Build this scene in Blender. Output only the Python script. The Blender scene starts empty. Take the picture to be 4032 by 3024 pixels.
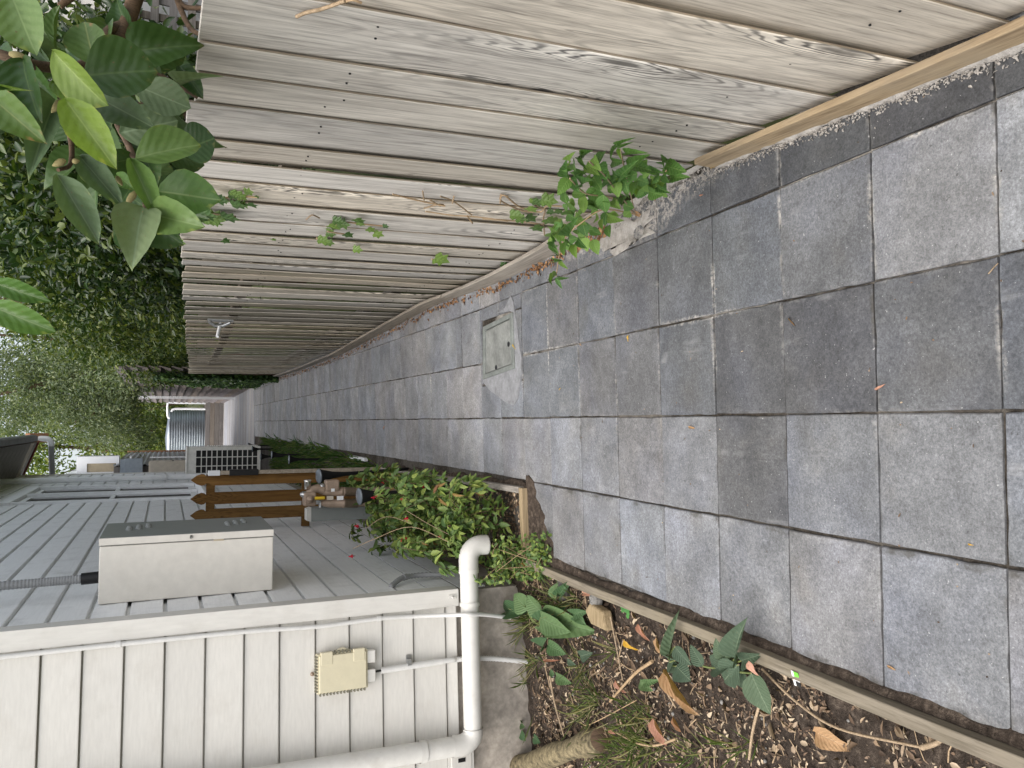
import bpy, math, random
import numpy as np
from mathutils import Vector, Matrix

random.seed(7)
rng = np.random.default_rng(7)
R = math.radians
scene = bpy.context.scene
col = scene.collection

# ------------------------------------------------------------------ camera
# the photograph was taken with the phone turned on its side: world up is towards the picture's left edge
F_PX, CX, CY = 3028.0, 2016.0, 1512.0
CAM_M = np.array([[0.00079162, -0.99875724, 0.04983320],
                  [-0.41079706, 0.04510949, 0.91061018],
                  [-0.91172646, -0.02119219, -0.41025083]])   # rows: world x, y, z in camera (right, down, forward)
CAM_C = np.array([0.0, 0.0, 1.9034])
cam_data = bpy.data.cameras.new("camera")
cam_data.sensor_fit = 'HORIZONTAL'
cam_data.sensor_width = 36.0
cam_data.lens = 36.0 * F_PX / 4032.0
cam_data.clip_start = 0.02
cam_data.clip_end = 600.0
cam = bpy.data.objects.new("camera", cam_data)
col.objects.link(cam)
_m = Matrix.Identity(4)
for r in range(3):
    _m[r][0] = CAM_M[r, 0]
    _m[r][1] = -CAM_M[r, 1]
    _m[r][2] = -CAM_M[r, 2]
    _m[r][3] = CAM_C[r]
cam.matrix_world = _m
scene.camera = cam

# ------------------------------------------------------------------ light
SUN_EL, SUN_AZ = R(64), R(215)      # behind the viewer, a little to the left, veiled by cloud
world = bpy.data.worlds.new("World")
scene.world = world
world.use_nodes = True
wn = world.node_tree
wn.nodes.clear()
sky = wn.nodes.new('ShaderNodeTexSky')
sky.sky_type = 'NISHITA'
sky.sun_disc = False
sky.sun_elevation = SUN_EL
sky.sun_rotation = SUN_AZ
sky.air_density = 1.0
sky.dust_density = 4.0
sky.ozone_density = 1.0
hs = wn.nodes.new('ShaderNodeHueSaturation')
hs.inputs['Saturation'].default_value = 0.42
bg = wn.nodes.new('ShaderNodeBackground')
bg.inputs['Strength'].default_value = 0.15
wo = wn.nodes.new('ShaderNodeOutputWorld')
wn.links.new(sky.outputs[0], hs.inputs['Color'])
wn.links.new(hs.outputs[0], bg.inputs[0])
wn.links.new(bg.outputs[0], wo.inputs[0])
sun_d = bpy.data.lights.new("sun", 'SUN')
sun_d.energy = 1.0
sun_d.angle = R(95)
sun_d.color = (1.0, 0.95, 0.88)
sun = bpy.data.objects.new("sun", sun_d)
col.objects.link(sun)
_sd = Vector((math.sin(SUN_AZ - math.pi) * -math.cos(SUN_EL), -math.cos(SUN_AZ - math.pi) * math.cos(SUN_EL), math.sin(SUN_EL)))
sun.rotation_euler = _sd.to_track_quat('Z', 'Y').to_euler()
vs = scene.view_settings
vs.view_transform = 'Standard'
vs.look = 'None'
vs.gamma = 1.0
vs.use_curve_mapping = False
vs.exposure = 0.98
scene.cycles.max_bounces = 8
scene.cycles.diffuse_bounces = 5
scene.cycles.glossy_bounces = 2
scene.cycles.transmission_bounces = 4
scene.cycles.transparent_max_bounces = 4
scene.cycles.use_denoising = True

# ------------------------------------------------------------------ pixel rays (to read real positions off the photograph)
def ray(X, Y):
    v = np.array([X - CX, Y - CY, F_PX])
    return CAM_M @ (v / np.linalg.norm(v))
def px_x(X, Y, x):
    r = ray(X, Y); return CAM_C + r * (x / r[0])
def px_y(X, Y, y):
    r = ray(X, Y); return CAM_C + r * (y / r[1])
GY = [-6, 0, 5.3, 9, 13, 21, 60]
GZ = [0.25, 0, -.228, -.228, -.205, -.22, -.22]
def zg(x, y):
    return float(np.interp(y, GY, GZ)) + 0.043 * min(max(x, -2.4), 1.3) - 0.0013
def px_g(X, Y, dz=0.0):
    r = ray(X, Y); lo, hi = 0.3, 60.0
    def h(k):
        p = CAM_C + r * k; return p[2] - zg(p[0], p[1]) - dz
    k = lo
    while h(k) > 0 and k < 60: k += 0.05
    a, b = k - 0.05, k
    for _ in range(20):
        m = (a + b) / 2
        if h(m) > 0: a = m
        else: b = m
    return CAM_C + r * b
FN = np.array([-.0857, .9963, 0.]); FB = np.array([-1.478, 4.671, -.296]); FD = np.array([.9963, .0857, 0.])
def px_f(X, Y, off=0.0):                 # on the front wall of the house (negative = in front of it)
    r = ray(X, Y); return CAM_C + r * (((FB - CAM_C) @ FN + off) / (r @ FN))
def zoom(x0, y0, s):
    return lambda x, y: (x0 + x / s, y0 + y / s)

# ------------------------------------------------------------------ object helpers
WL = {}
def wloc(o):
    return WL.get(o.name, np.zeros(3)) if o else np.zeros(3)
def link(o, parent, org):
    col.objects.link(o)
    if parent:
        o.parent = parent
    o.location = Vector(np.asarray(org, float) - wloc(parent))
    WL[o.name] = np.asarray(org, float)
    return o
def tag(o, label=None, cat=None, group=None, kind=None):
    if label: o['label'] = label
    if cat: o['category'] = cat
    if group: o['group'] = group
    if kind: o['kind'] = kind
    return o
def thing(name, loc, label, cat, group=None):
    o = bpy.data.objects.new(name, None)
    o.empty_display_size = 0.1
    link(o, None, loc)
    return tag(o, label, cat, group)
def mesh_obj(name, me, parent, org, mats=None):
    o = bpy.data.objects.new(name, me)
    return link(o, parent, org)

class MB:
    """collects shapes in world coordinates, builds ONE mesh object"""
    def __init__(s): s.v = []; s.f = []; s.m = []; s.sm = []
    def add(s, verts, faces, mi=0, smooth=False):
        o = len(s.v)
        s.v.extend([tuple(map(float, p)) for p in verts])
        for f in faces:
            s.f.append(tuple(i + o for i in f)); s.m.append(mi); s.sm.append(smooth)
        return s
    def box(s, a, b, mi=0):
        x0, y0, z0 = a; x1, y1, z1 = b
        return s.add([(x0,y0,z0),(x1,y0,z0),(x1,y1,z0),(x0,y1,z0),(x0,y0,z1),(x1,y0,z1),(x1,y1,z1),(x0,y1,z1)],
                     [(0,3,2,1),(4,5,6,7),(0,1,5,4),(1,2,6,5),(2,3,7,6),(3,0,4,7)], mi)
    def obox(s, c, ax, ay, az, mi=0):
        c, ax, ay, az = [np.asarray(q, float) for q in (c, ax, ay, az)]
        vs_ = [c + sx*ax + sy*ay + sz*az for sz in (-1,1) for (sx,sy) in ((-1,-1),(1,-1),(1,1),(-1,1))]
        return s.add(vs_, [(0,3,2,1),(4,5,6,7),(0,1,5,4),(1,2,6,5),(2,3,7,6),(3,0,4,7)], mi)
    def prism(s, poly, d, mi=0):
        """poly: list of 3-D points, extruded by vector d"""
        n = len(poly); d = np.asarray(d, float)
        a = [np.asarray(p, float) for p in poly]; b = [p + d for p in a]
        return s.add(a + b, [tuple(range(n))[::-1], tuple(range(n, 2*n))] +
                     [(i, (i+1) % n, n + (i+1) % n, n + i) for i in range(n)], mi)
    def tube(s, pts, rad, seg=8, mi=0, caps=True, smooth=True):
        pts = [np.asarray(p, float) for p in pts]; n = len(pts)
        rad = [rad] * n if np.isscalar(rad) else list(rad)
        up = np.array([0.31, 0.17, 0.93]); vs_ = []; prev = None
        for i, p in enumerate(pts):
            t = pts[min(i+1, n-1)] - pts[max(i-1, 0)]
            t = t / (np.linalg.norm(t) + 1e-9)
            a = prev - t * (prev @ t) if prev is not None else np.cross(t, up)
            if np.linalg.norm(a) < 1e-4: a = np.cross(t, np.array([1., .2, 0]))
            a = a / np.linalg.norm(a); b = np.cross(t, a); prev = a
            for k in range(seg):
                w = 2*math.pi*k/seg
                vs_.append(p + rad[i]*(a*math.cos(w) + b*math.sin(w)))
        fs = [(i*seg+k, i*seg+(k+1) % seg, (i+1)*seg+(k+1) % seg, (i+1)*seg+k) for i in range(n-1) for k in range(seg)]
        s.add(vs_, fs, mi, smooth)
        if caps:
            s.add(vs_[:seg], [tuple(range(seg))[::-1]], mi); s.add(vs_[-seg:], [tuple(range(seg))], mi)
        return s
    def lathe(s, prof, c, seg=16, axis=(0,0,1), mi=0, smooth=True):
        """prof: (radius, height) pairs along axis from c"""
        axis = np.asarray(axis, float); axis /= np.linalg.norm(axis)
        a = np.cross(axis, [0.3, 0.9, 0.2]); a /= np.linalg.norm(a); b = np.cross(axis, a)
        c = np.asarray(c, float); vs_ = []
        for r_, h in prof:
            for k in range(seg):
                w = 2*math.pi*k/seg
                vs_.append(c + axis*h + r_*(a*math.cos(w)+b*math.sin(w)))
        fs = [(i*seg+k, i*seg+(k+1) % seg, (i+1)*seg+(k+1) % seg, (i+1)*seg+k) for i in range(len(prof)-1) for k in range(seg)]
        return s.add(vs_, fs, mi, smooth)
    def build(s, name, mat, parent=None, org=None, bevel=0.0):
        v = np.array(s.v)
        if org is None:
            org = (v.min(0) + v.max(0)) / 2; org[2] = v[:, 2].min()
        me = bpy.data.meshes.new(name)
        me.from_pydata([tuple(p) for p in v - np.asarray(org)], [], s.f)
        mats = mat if isinstance(mat, (list, tuple)) else [mat]
        for m in mats: me.materials.append(m)
        me.polygons.foreach_set('material_index', s.m)
        me.polygons.foreach_set('use_smooth', s.sm)
        me.validate(); me.update()
        o = mesh_obj(name, me, parent, org)
        if bevel:
            b = o.modifiers.new("bevel", 'BEVEL'); b.width = bevel; b.segments = 2; b.limit_method = 'ANGLE'; b.angle_limit = R(40)
        return o

def bez(p, n=8):
    """smooth curve through points (Catmull-Rom)"""
    p = [np.asarray(q, float) for q in p]; out = []
    P = [2*p[0]-p[1]] + p + [2*p[-1]-p[-2]]
    for i in range(1, len(P)-2):
        for k in range(n):
            t = k/n
            out.append(.5*((2*P[i]) + (-P[i-1]+P[i+1])*t + (2*P[i-1]-5*P[i]+4*P[i+1]-P[i+2])*t*t + (-P[i-1]+3*P[i]-3*P[i+1]+P[i+2])*t**3))
    out.append(p[-1]); return out

# ------------------------------------------------------------------ materials
class NT:
    def __init__(s, name):
        s.mat = bpy.data.materials.new(name); s.mat.use_nodes = True
        s.t = s.mat.node_tree; s.b = s.t.nodes['Principled BSDF']; s.out = s.t.nodes['Material Output']
    def n(s, typ, **kw):
        nd = s.t.nodes.new('ShaderNode' + typ)
        for k, v in kw.items():
            if k in nd.inputs.keys() if isinstance(k, str) else False: s.set(nd.inputs[k], v)
            else: setattr(nd, k, v)
        return nd
    def set(s, inp, v):
        if hasattr(v, 'is_output') or isinstance(v, bpy.types.NodeSocket): s.t.links.new(v, inp)
        else:
            inp.default_value = v
    def math(s, op, a, b=0.0, c=None, clamp=False):
        nd = s.t.nodes.new('ShaderNodeMath'); nd.operation = op; nd.use_clamp = clamp
        s.set(nd.inputs[0], a); s.set(nd.inputs[1], b)
        if c is not None: s.set(nd.inputs[2], c)
        return nd.outputs[0]
    def vmath(s, op, a, b):
        nd = s.t.nodes.new('ShaderNodeVectorMath'); nd.operation = op
        s.set(nd.inputs[0], a); s.set(nd.inputs[1], b)
        return nd.outputs[0]
    def noise(s, vec, scale, detail=3.0, rough=.55, dist=0.0):
        nd = s.t.nodes.new('ShaderNodeTexNoise')
        if vec is not None: s.set(nd.inputs['Vector'], vec)
        nd.inputs['Scale'].default_value = scale; nd.inputs['Detail'].default_value = detail
        nd.inputs['Roughness'].default_value = rough; nd.inputs['Distortion'].default_value = dist
        return nd.outputs[0]
    def ramp(s, fac, stops, interp='LINEAR'):
        nd = s.t.nodes.new('ShaderNodeValToRGB'); nd.color_ramp.interpolation = interp
        el = nd.color_ramp.elements
        while len(el) < len(stops): el.new(.5)
        for e, (p, c) in zip(el, stops):
            e.position = p; e.color = (*c, 1) if len(c) == 3 else c
        s.set(nd.inputs[0], fac)
        return nd.outputs[0]
    def rng(s, val, a, b, c=0.0, d=1.0):
        nd = s.t.nodes.new('ShaderNodeMapRange'); nd.clamp = True
        s.set(nd.inputs[0], val); nd.inputs[1].default_value = a; nd.inputs[2].default_value = b
        nd.inputs[3].default_value = c; nd.inputs[4].default_value = d
        return nd.outputs[0]
    def mix(s, fac, a, b, mode='MIX'):
        nd = s.t.nodes.new('ShaderNodeMix'); nd.data_type = 'RGBA'; nd.blend_type = mode
        s.set(nd.inputs[0], fac); s.set(nd.inputs[6], a if not isinstance(a, tuple) else (*a, 1)[:4]); s.set(nd.inputs[7], b if not isinstance(b, tuple) else (*b, 1)[:4])
        return nd.outputs[2]
    def obj(s): return s.t.nodes.new('ShaderNodeTexCoord').outputs['Object']
    def pos(s): return s.t.nodes.new('ShaderNodeNewGeometry').outputs['Position']
    def oinfo(s, k): return s.t.nodes.new('ShaderNodeObjectInfo').outputs[k]
    def island(s): return s.t.nodes.new('ShaderNodeNewGeometry').outputs['Random Per Island']
    def scale(s, vec, sc, off=None):
        nd = s.t.nodes.new('ShaderNodeMapping'); s.set(nd.inputs[0], vec); nd.inputs['Scale'].default_value = sc
        if off is not None: s.set(nd.inputs['Location'], off)
        return nd.outputs[0]
    def bump(s, h, strength=.3, dist=.01):
        nd = s.t.nodes.new('ShaderNodeBump'); nd.inputs['Strength'].default_value = strength; nd.inputs['Distance'].default_value = dist
        s.set(nd.inputs['Height'], h); s.t.links.new(nd.outputs[0], s.b.inputs['Normal'])
    def fin(s, color=None, rough=.7, metal=0.0, spec=.35):
        if color is not None: s.set(s.b.inputs['Base Color'], color if not isinstance(color, tuple) else (*color, 1)[:4])
        s.set(s.b.inputs['Roughness'], rough); s.set(s.b.inputs['Metallic'], metal)
        s.b.inputs['Specular IOR Level'].default_value = spec
        return s.mat

def m_plain(name, c, rough=.5, metal=0.0, var=.12, sc=14, spec=.35, bump=0.0):
    k = NT(name); v = k.obj()
    f = k.rng(k.noise(v, sc, 4), .3, .7, 1 - var, 1 + var*.4)
    f2 = k.rng(k.noise(v, sc*6, 3), .35, .7, 1 - var*.6, 1)
    colr = k.mix(1.0, (*c, 1), k.math('MULTIPLY', f, f2), 'MULTIPLY')
    if bump: k.bump(k.noise(v, sc*8, 3), bump, .004)
    return k.fin(colr, rough, metal, spec)

def m_paint(name, c, dirt=(.35, .31, .25), amt=.35, along=(2, 2, 14)):
    """old oil paint on boards: faint streaks, brush grain, grime"""
    k = NT(name); o = k.vmath('ADD', k.obj(), k.vmath('MULTIPLY', k.oinfo('Random'), (37., 19., 11.)))
    g = k.noise(k.scale(o, along), 6, 4)
    d = k.rng(k.noise(o, 5, 5, .65), .52, .78, 0, amt)
    sp = k.rng(k.noise(o, 70, 2), .68, .75, 0, .5*amt)
    c1 = k.mix(k.rng(g, .35, .7), tuple(x*.92 for x in c), c)
    c2 = k.mix(k.math('MAXIMUM', d, sp), c1, dirt)
    c3 = k.mix(1.0, c2, k.rng(k.oinfo('Random'), 0, 1, .94, 1.03), 'MULTIPLY')
    k.bump(g, .12, .004)
    return k.fin(c3, .5, 0, .35)

def m_wood(name, light, dark, dark2=None, axis=2, figure=46., fs=1.0, warm=None, knots=True, rough=.85, green=0.0):
    k = NT(name)
    rnd = k.oinfo('Random')
    o = k.vmath('ADD', k.obj(), k.vmath('MULTIPLY', rnd, (7.3, 13.7, 29.1)))
    st = [1., 1., 1.]; st[axis] = .15; st = tuple(st)
    stf = [1., 1., 1.]; stf[axis] = .028; stf = tuple(stf)
    big = k.noise(k.scale(o, st), 4.6*fs, 2, .45, .35)
    fig = k.math('SINE', k.math('MULTIPLY', big, figure*1.9))
    fig = k.rng(fig, .35, 1.0)
    fig = k.math('MULTIPLY', fig, k.rng(k.noise(k.vmath('ADD', k.scale(o, st), (9., 4., 2.)), 2.6*fs, 2), .44, .60))
    fig = k.math('MULTIPLY', fig, k.rng(k.noise(k.scale(o, stf), 60*fs, 2), .3, .6, .45, 1))
    fine = k.noise(k.scale(o, stf), 120*fs, 4, .7)
    mid = k.noise(k.scale(o, stf), 34*fs, 3, .6)
    stn = k.noise(k.scale(o, (1., 1., .5)), 3*fs, 4, .6)
    c = k.mix(k.rng(mid, .36, .66), dark, light)
    c = k.mix(k.math('MULTIPLY', fig, .40), c, dark2 or tuple(x*.45 for x in dark))
    c = k.mix(k.rng(stn, .52, .72, 0, .45), c, tuple(min(1, x*1.18) for x in light))
    c = k.mix(k.rng(fine, .4, .72, 0, .5), c, tuple(min(1, x*1.28) for x in light))
    c = k.mix(k.rng(fine, .48, .27, 0, .65), c, tuple(x*.62 for x in dark))
    if warm: c = k.mix(k.rng(stn, .45, .75, 0, .65), c, warm)
    if knots:
        vo = k.t.nodes.new('ShaderNodeTexVoronoi'); vo.inputs['Scale'].default_value = 1.0
        sk = [4.2, 4.2, 4.2]; sk[axis] = .8
        wob = k.math('MULTIPLY', k.math('SUBTRACT', k.noise(k.scale(o, st), 8, 3, .6), .5), .62)
        k.set(vo.inputs['Vector'], k.vmath('ADD', k.scale(o, tuple(sk)), wob))
        vc = k.t.nodes.new('ShaderNodeSeparateXYZ'); k.set(vc.inputs[0], vo.outputs['Color'])
        on = k.math('MULTIPLY', k.rng(vc.outputs[0], .30, .34), k.rng(k.noise(k.vmath('ADD', k.scale(o, st), (3., 8., 1.)), 5, 2), .30, .46))
        kd = vo.outputs['Distance']
        ring = k.rng(k.math('SINE', k.math('ADD', k.math('MULTIPLY', kd, 88.), k.math('MULTIPLY', mid, 7.))), .1, .95)
        ring = k.math('MULTIPLY', k.math('MULTIPLY', ring, on), k.math('MULTIPLY', k.rng(kd, .62, .16), k.rng(kd, .05, .12)))
        c = k.mix(k.math('MULTIPLY', k.math('MULTIPLY', k.rng(kd, .40, .10, 0, .85), on), k.rng(k.noise(o, 14, 3), .36, .56)), c, tuple(min(1, x*1.5) for x in light))
        c = k.mix(k.math('MULTIPLY', ring, .92), c, dark2 or tuple(x*.3 for x in dark))
        c = k.mix(k.math('MULTIPLY', k.rng(k.math('ADD', kd, k.math('MULTIPLY', wob, .3)), .105, .05, 0, .9), on), c, tuple(x*.25 for x in dark))
    if green:
        gz = k.rng(k.noise(o, 2.2, 4), .5, .7, 0, green)
        c = k.mix(gz, c, (.13, .14, .07))
    r2 = k.math('FRACT', k.math('MULTIPLY', rnd, 37.7))
    c = k.mix(1.0, c, k.rng(rnd, 0, 1, .80, 1.16), 'MULTIPLY')
    c = k.mix(1.0, c, k.ramp(r2, [(0.0, (.95, .98, 1.03)), (.5, (1.0, 1.0, .99)), (1.0, (1.06, 1.0, .90))]), 'MULTIPLY')
    c = k.mix(k.rng(k.noise(k.scale(o, st), 7*fs, 4, .65), .56, .72, 0, .5), c, tuple(x*.62 for x in dark))
    k.bump(k.math('ADD', k.math('MULTIPLY', fine, .6), k.math('MULTIPLY', mid, .6)), .45, .004)
    return k.fin(c, rough, 0, .2)

def m_leaf(name, c1, c2, c3=None, rnd='island', rough=.45, trans=.25, vein=False, veinc=None, edge=None, spec=.4, nv=9.0, vk=.38, vb=.35):
    k = NT(name)
    r_ = k.island() if rnd == 'island' else k.oinfo('Random')
    stops = [(0.0, c1), (.55, c2)] + ([(1.0, c3)] if c3 else [])
    if len(stops) == 2: stops[1] = (1.0, c2)
    c = k.ramp(r_, stops)
    nz = k.noise(k.obj(), 9 if vein else 30, 3)
    c = k.mix(k.rng(nz, .35, .7, 0, .35), c, k.mix(1.0, c, (.55, .6, .5), 'MULTIPLY'))
    h = None
    if vein:
        uv = k.t.nodes.new('ShaderNodeUVMap').outputs[0]
        sx = k.t.nodes.new('ShaderNodeSeparateXYZ'); k.set(sx.inputs[0], uv)
        au = k.math('ABSOLUTE', k.math('SUBTRACT', sx.outputs[0], .5))
        mid = k.rng(au, .028, .008)
        lat = k.math('SINE', k.math('ADD', k.math('MULTIPLY', k.math('SUBTRACT', sx.outputs[1], k.math('MULTIPLY', au, .75)), nv*2*math.pi), k.math('MULTIPLY', k.noise(k.obj(), 3.2, 2), 5.0)))
        latl = k.math('MULTIPLY', k.rng(lat, .90, 1.0), vk)
        vv = k.math('MAXIMUM', mid, latl)
        c = k.mix(k.math('MULTIPLY', vv, .55), c, veinc or tuple(min(1, x*1.9+.02) for x in c2))
        sp = k.rng(k.noise(k.vmath('ADD', k.obj(), k.vmath('MULTIPLY', k.oinfo('Random'), (9., 7., 3.))), 16, 3, .6), .66, .72, 0, .6)
        c = k.mix(sp, c, (.13, .075, .035))
        if edge:
            e = k.rng(k.math('ADD', k.math('MAXIMUM', k.math('MULTIPLY', au, 2.0), sx.outputs[1]), k.math('MULTIPLY', k.math('SUBTRACT', k.noise(k.obj(), 6, 3), .5), .5)), .93, 1.08)
            c = k.mix(e, c, edge)
        h = k.math('SUBTRACT', k.math('MULTIPLY', lat, .5), k.math('MULTIPLY', mid, 1.2))
        k.bump(h, vb, .006)
    k.fin(c, rough, 0, spec)
    tr = k.t.nodes.new('ShaderNodeBsdfTranslucent'); k.set(tr.inputs[0], k.mix(1.0, c, (1.25, 1.35, .55), 'MULTIPLY'))
    ms = k.t.nodes.new('ShaderNodeMixShader'); ms.inputs[0].default_value = trans
    k.t.links.new(k.b.outputs[0], ms.inputs[1]); k.t.links.new(tr.outputs[0], ms.inputs[2]); k.t.links.new(ms.outputs[0], k.out.inputs[0])
    return k.mat

def m_paver():
    k = NT("paver_concrete")
    ob = k.obj(); rnd = k.oinfo('Random')
    o = k.vmath('ADD', ob, k.vmath('MULTIPLY', rnd, (31., 17., 5.)))
    base = k.oinfo('Color')
    wp = k.pos()
    stain = k.rng(k.noise(wp, 1.7, 5, .65, .6), .34, .66, .84, 1.10)
    blot = k.rng(k.noise(o, 4.5, 4, .6, .4), .3, .72, .76, 1.2)
    blot2 = k.rng(k.noise(o, 16, 4, .7), .3, .7, .86, 1.12)
    spk = k.math('MULTIPLY', k.rng(k.noise(o, 150, 3, .8), .32, .68, .70, 1.32), k.rng(k.noise(o, 68, 3, .75, .6), .36, .66, .82, 1.24))
    c = k.mix(1.0, base, k.math('MULTIPLY', stain, k.math('MULTIPLY', k.math('MULTIPLY', blot, blot2), spk)), 'MULTIPLY')
    c = k.mix(k.rng(k.noise(k.vmath('ADD', wp, (5., 3., 0.)), 2.4, 5, .7, .8), .60, .74, 0, .35), c, k.mix(1.0, c, (.70, .67, .62), 'MULTIPLY'))
    c = k.mix(k.rng(k.noise(o, 2.6, 3), .45, .72, 0, .5), c, k.mix(1.0, c, (.93, .97, 1.13), 'MULTIPLY'))
    c = k.mix(k.rng(k.noise(o, 3.4, 4), .56, .75, 0, .4), c, k.mix(1.0, c, (1.1, 1.0, .84), 'MULTIPLY'))
    fl = k.rng(k.noise(o, 110, 2, .5), .72, .76, 0, .5)
    c = k.mix(fl, c, (.62, .62, .6))
    dk = k.rng(k.noise(o, 60, 2, .5), .70, .76, 0, .6)
    c = k.mix(dk, c, (.05, .05, .05))
    st_ = k.math('MULTIPLY', k.rng(k.noise(k.scale(o, (1., .16, 1.)), 13, 4, .7, .5), .56, .76, 0, .26), k.rng(k.noise(o, 5, 3), .5, .62))
    c = k.mix(st_, c, (.55, .55, .54))
    sx = k.t.nodes.new('ShaderNodeSeparateXYZ'); k.set(sx.inputs[0], ob)
    ex = k.math('MAXIMUM', k.math('ABSOLUTE', sx.outputs[0]), k.math('ABSOLUTE', sx.outputs[1]))
    e = k.math('ADD', ex, k.math('MULTIPLY', k.math('SUBTRACT', k.noise(o, 22, 4, .7), .5), .035))
    lim = k.math('MULTIPLY', k.math('MULTIPLY', k.rng(e, .184, .198, 0, .85), k.rng(k.noise(k.pos(), 2.1, 4, .7), .46, .60)), k.rng(k.noise(o, 55, 3, .7), .4, .58))
    px = k.t.nodes.new('ShaderNodeSeparateXYZ'); k.set(px.inputs[0], k.pos())
    lim = k.math('MULTIPLY', lim, k.rng(px.outputs[0], -.1, .5, .12, 1.0))
    c = k.mix(lim, c, (.55, .52, .47))
    rim = k.math('MULTIPLY', k.rng(k.math('ADD', px.outputs[0], k.math('ADD', k.math('MULTIPLY', k.noise(o, 9, 5, .7), .22), k.math('MULTIPLY', k.math('MULTIPLY', k.rng(px.outputs[1], 2.3, 2.9), k.rng(px.outputs[1], 4.2, 3.4)), .16))), 1.09, 1.17, 0, .75), k.rng(k.noise(o, 38, 4, .75), .45, .58))
    c = k.mix(rim, c, (.50, .46, .41))
    drt = k.math('MULTIPLY', k.rng(e, .190, .2, 0, .7), k.rng(k.noise(o, 9, 3, .6), .5, .36))
    c = k.mix(drt, c, (.06, .055, .045))
    k.bump(k.math('ADD', k.noise(o, 170, 3, .8), k.math('MULTIPLY', k.noise(o, 30, 3), .6)), .35, .004)
    return k.fin(c, .72, 0, .3)

M = {}
M['fence'] = m_wood("weathered_pine", (.58, .535, .465), (.36, .325, .28), (.06, .056, .053), green=.0)
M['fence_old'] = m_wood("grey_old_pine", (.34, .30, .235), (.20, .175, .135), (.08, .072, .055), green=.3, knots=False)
M['fence_edge'] = m_wood("fresh_pine_edge", (.30, .255, .195), (.21, .175, .13), knots=False)
M['plinth'] = m_wood("honey_pine", (.37, .28, .17), (.24, .17, .10), (.08, .058, .036), axis=1, knots=False, warm=(.25, .21, .155))
M['plinth_grey'] = m_wood("grey_pine_base", (.36, .32, .27), (.24, .21, .175), axis=1, knots=False)
M['edging'] = m_wood("edging_pine", (.29, .245, .18), (.18, .15, .105), (.09, .07, .05), axis=1, knots=False, warm=(.28, .23, .14))
M['edging_x'] = m_wood("edging_pine_cross", (.30, .235, .15), (.19, .145, .085), axis=0, knots=False)
M['picket'] = m_wood("stained_picket", (.20, .108, .034), (.125, .064, .019), (.05, .026, .009), knots=True, fs=1.3)
M['deck'] = m_wood("silver_deck", (.38, .38, .395), (.26, .26, .275), axis=0, knots=False)
M['deckdark'] = m_wood("brown_timber", (.19, .172, .16), (.115, .103, .095), axis=0, knots=False)
M['panel'] = m_wood("grey_fence_board", (.25, .215, .20), (.15, .13, .125), axis=1, knots=False)
M['bark'] = m_wood("bark", (.15, .10, .065), (.07, .048, .033), knots=False, fs=2)
M['stick'] = m_wood("dry_stick", (.42, .31, .20), (.25, .18, .11), knots=False, fs=3)
M['lichen'] = m_plain("lichen_bark", (.30, .245, .14), .95, 0, .75, 30, bump=1.0)
M['wall'] = m_paint("house_paint_front", (.64, .62, .572), amt=.22, along=(2, 2, 14))
M['wall_side'] = m_paint("house_paint_side_lightened", (.87, .875, .87), (.20, .19, .17), amt=.3, along=(14, 1, 14))  # same white paint, lightened to offset the weak light reaching this side
M['trim'] = m_paint("trim_paint", (.69, .67, .62), amt=.25, along=(10, 10, 1.5))
M['wframe'] = m_plain("window_paint", (.88, .89, .90), .4, var=.08)
M['glass'] = m_plain("window_glass", (.04, .045, .05), .05, 0, .05, spec=.6)
M['lining'] = m_plain("dark_lining", (.09, .085, .08), .9)
M['found'] = m_plain("foundation_render", (.45, .40, .34), .9, 0, .45, 5, bump=.5)
M['pvc'] = m_paint("white_pvc", (.66, .645, .60), (.36, .32, .26), .42, (3, 3, 3))
M['pvc_clean'] = m_plain("bright_pvc", (.88, .89, .90), .3, 0, .06, 8, spec=.5)
M['conduit'] = m_plain("conduit_white", (.68, .67, .64), .35, 0, .08, 20)
M['conduit_grey'] = m_plain("conduit_grey", (.30, .305, .31), .5, 0, .1, 20)
M['cream'] = m_plain("cream_plastic", (.63, .575, .41), .45, 0, .06, 12)
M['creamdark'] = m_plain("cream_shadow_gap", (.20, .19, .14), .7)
M['cabinet'] = m_paint("cabinet_enamel", (.74, .705, .635), (.42, .36, .28), .16, (3, 3, 3))
M['cabdoor'] = m_plain("door_shade_post_grey", (.25, .265, .255), .4, 0, .06, 10)  # post grey; on the cabinet door it paints in that side's shade
M['black'] = m_plain("black_plastic", (.015, .015, .016), .35)
M['blackmatt'] = m_plain("black_matt", (.012, .012, .012), .85)
M['solarglass'] = m_plain("clear_lens", (.16, .185, .21), .2, 0, .1, spec=.6)
M['steel'] = m_plain("galvanised", (.55, .56, .56), .35, .85, .2, 20)
M['chrome'] = m_plain("chrome_cap", (.72, .70, .66), .18, 1.0, .1, 20)
M['brass'] = m_plain("dull_bronze", (.38, .285, .215), .55, .2, .22, 14, bump=.25)
M['yellow'] = m_plain("yellow_handle", (.78, .53, .03), .4)
M['acwhite'] = m_plain("ac_casing", (.82, .81, .76), .5, 0, .15, 10)
M['acdark'] = m_plain("ac_fins", (.03, .03, .03), .6)
M['greybox'] = m_plain("grey_enamel", (.30, .34, .38), .5)
M['beige'] = m_plain("beige_enamel", (.62, .55, .45), .5)
M['whitebox'] = m_plain("white_enamel", (.86, .87, .89), .35, 0, .03)
M['tan'] = m_plain("tan_blind", (.50, .42, .30), .8)
M['corr'] = m_plain("galvanised_corrugate", (.46, .50, .53), .3, .9, .16, 4)
M['corrold'] = m_plain("old_corrugate", (.40, .42, .42), .5, .4, .3, 4)
M['gutter'] = m_plain("grey_gutter", (.14, .145, .15), .5, .2, .35, 5)
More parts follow.
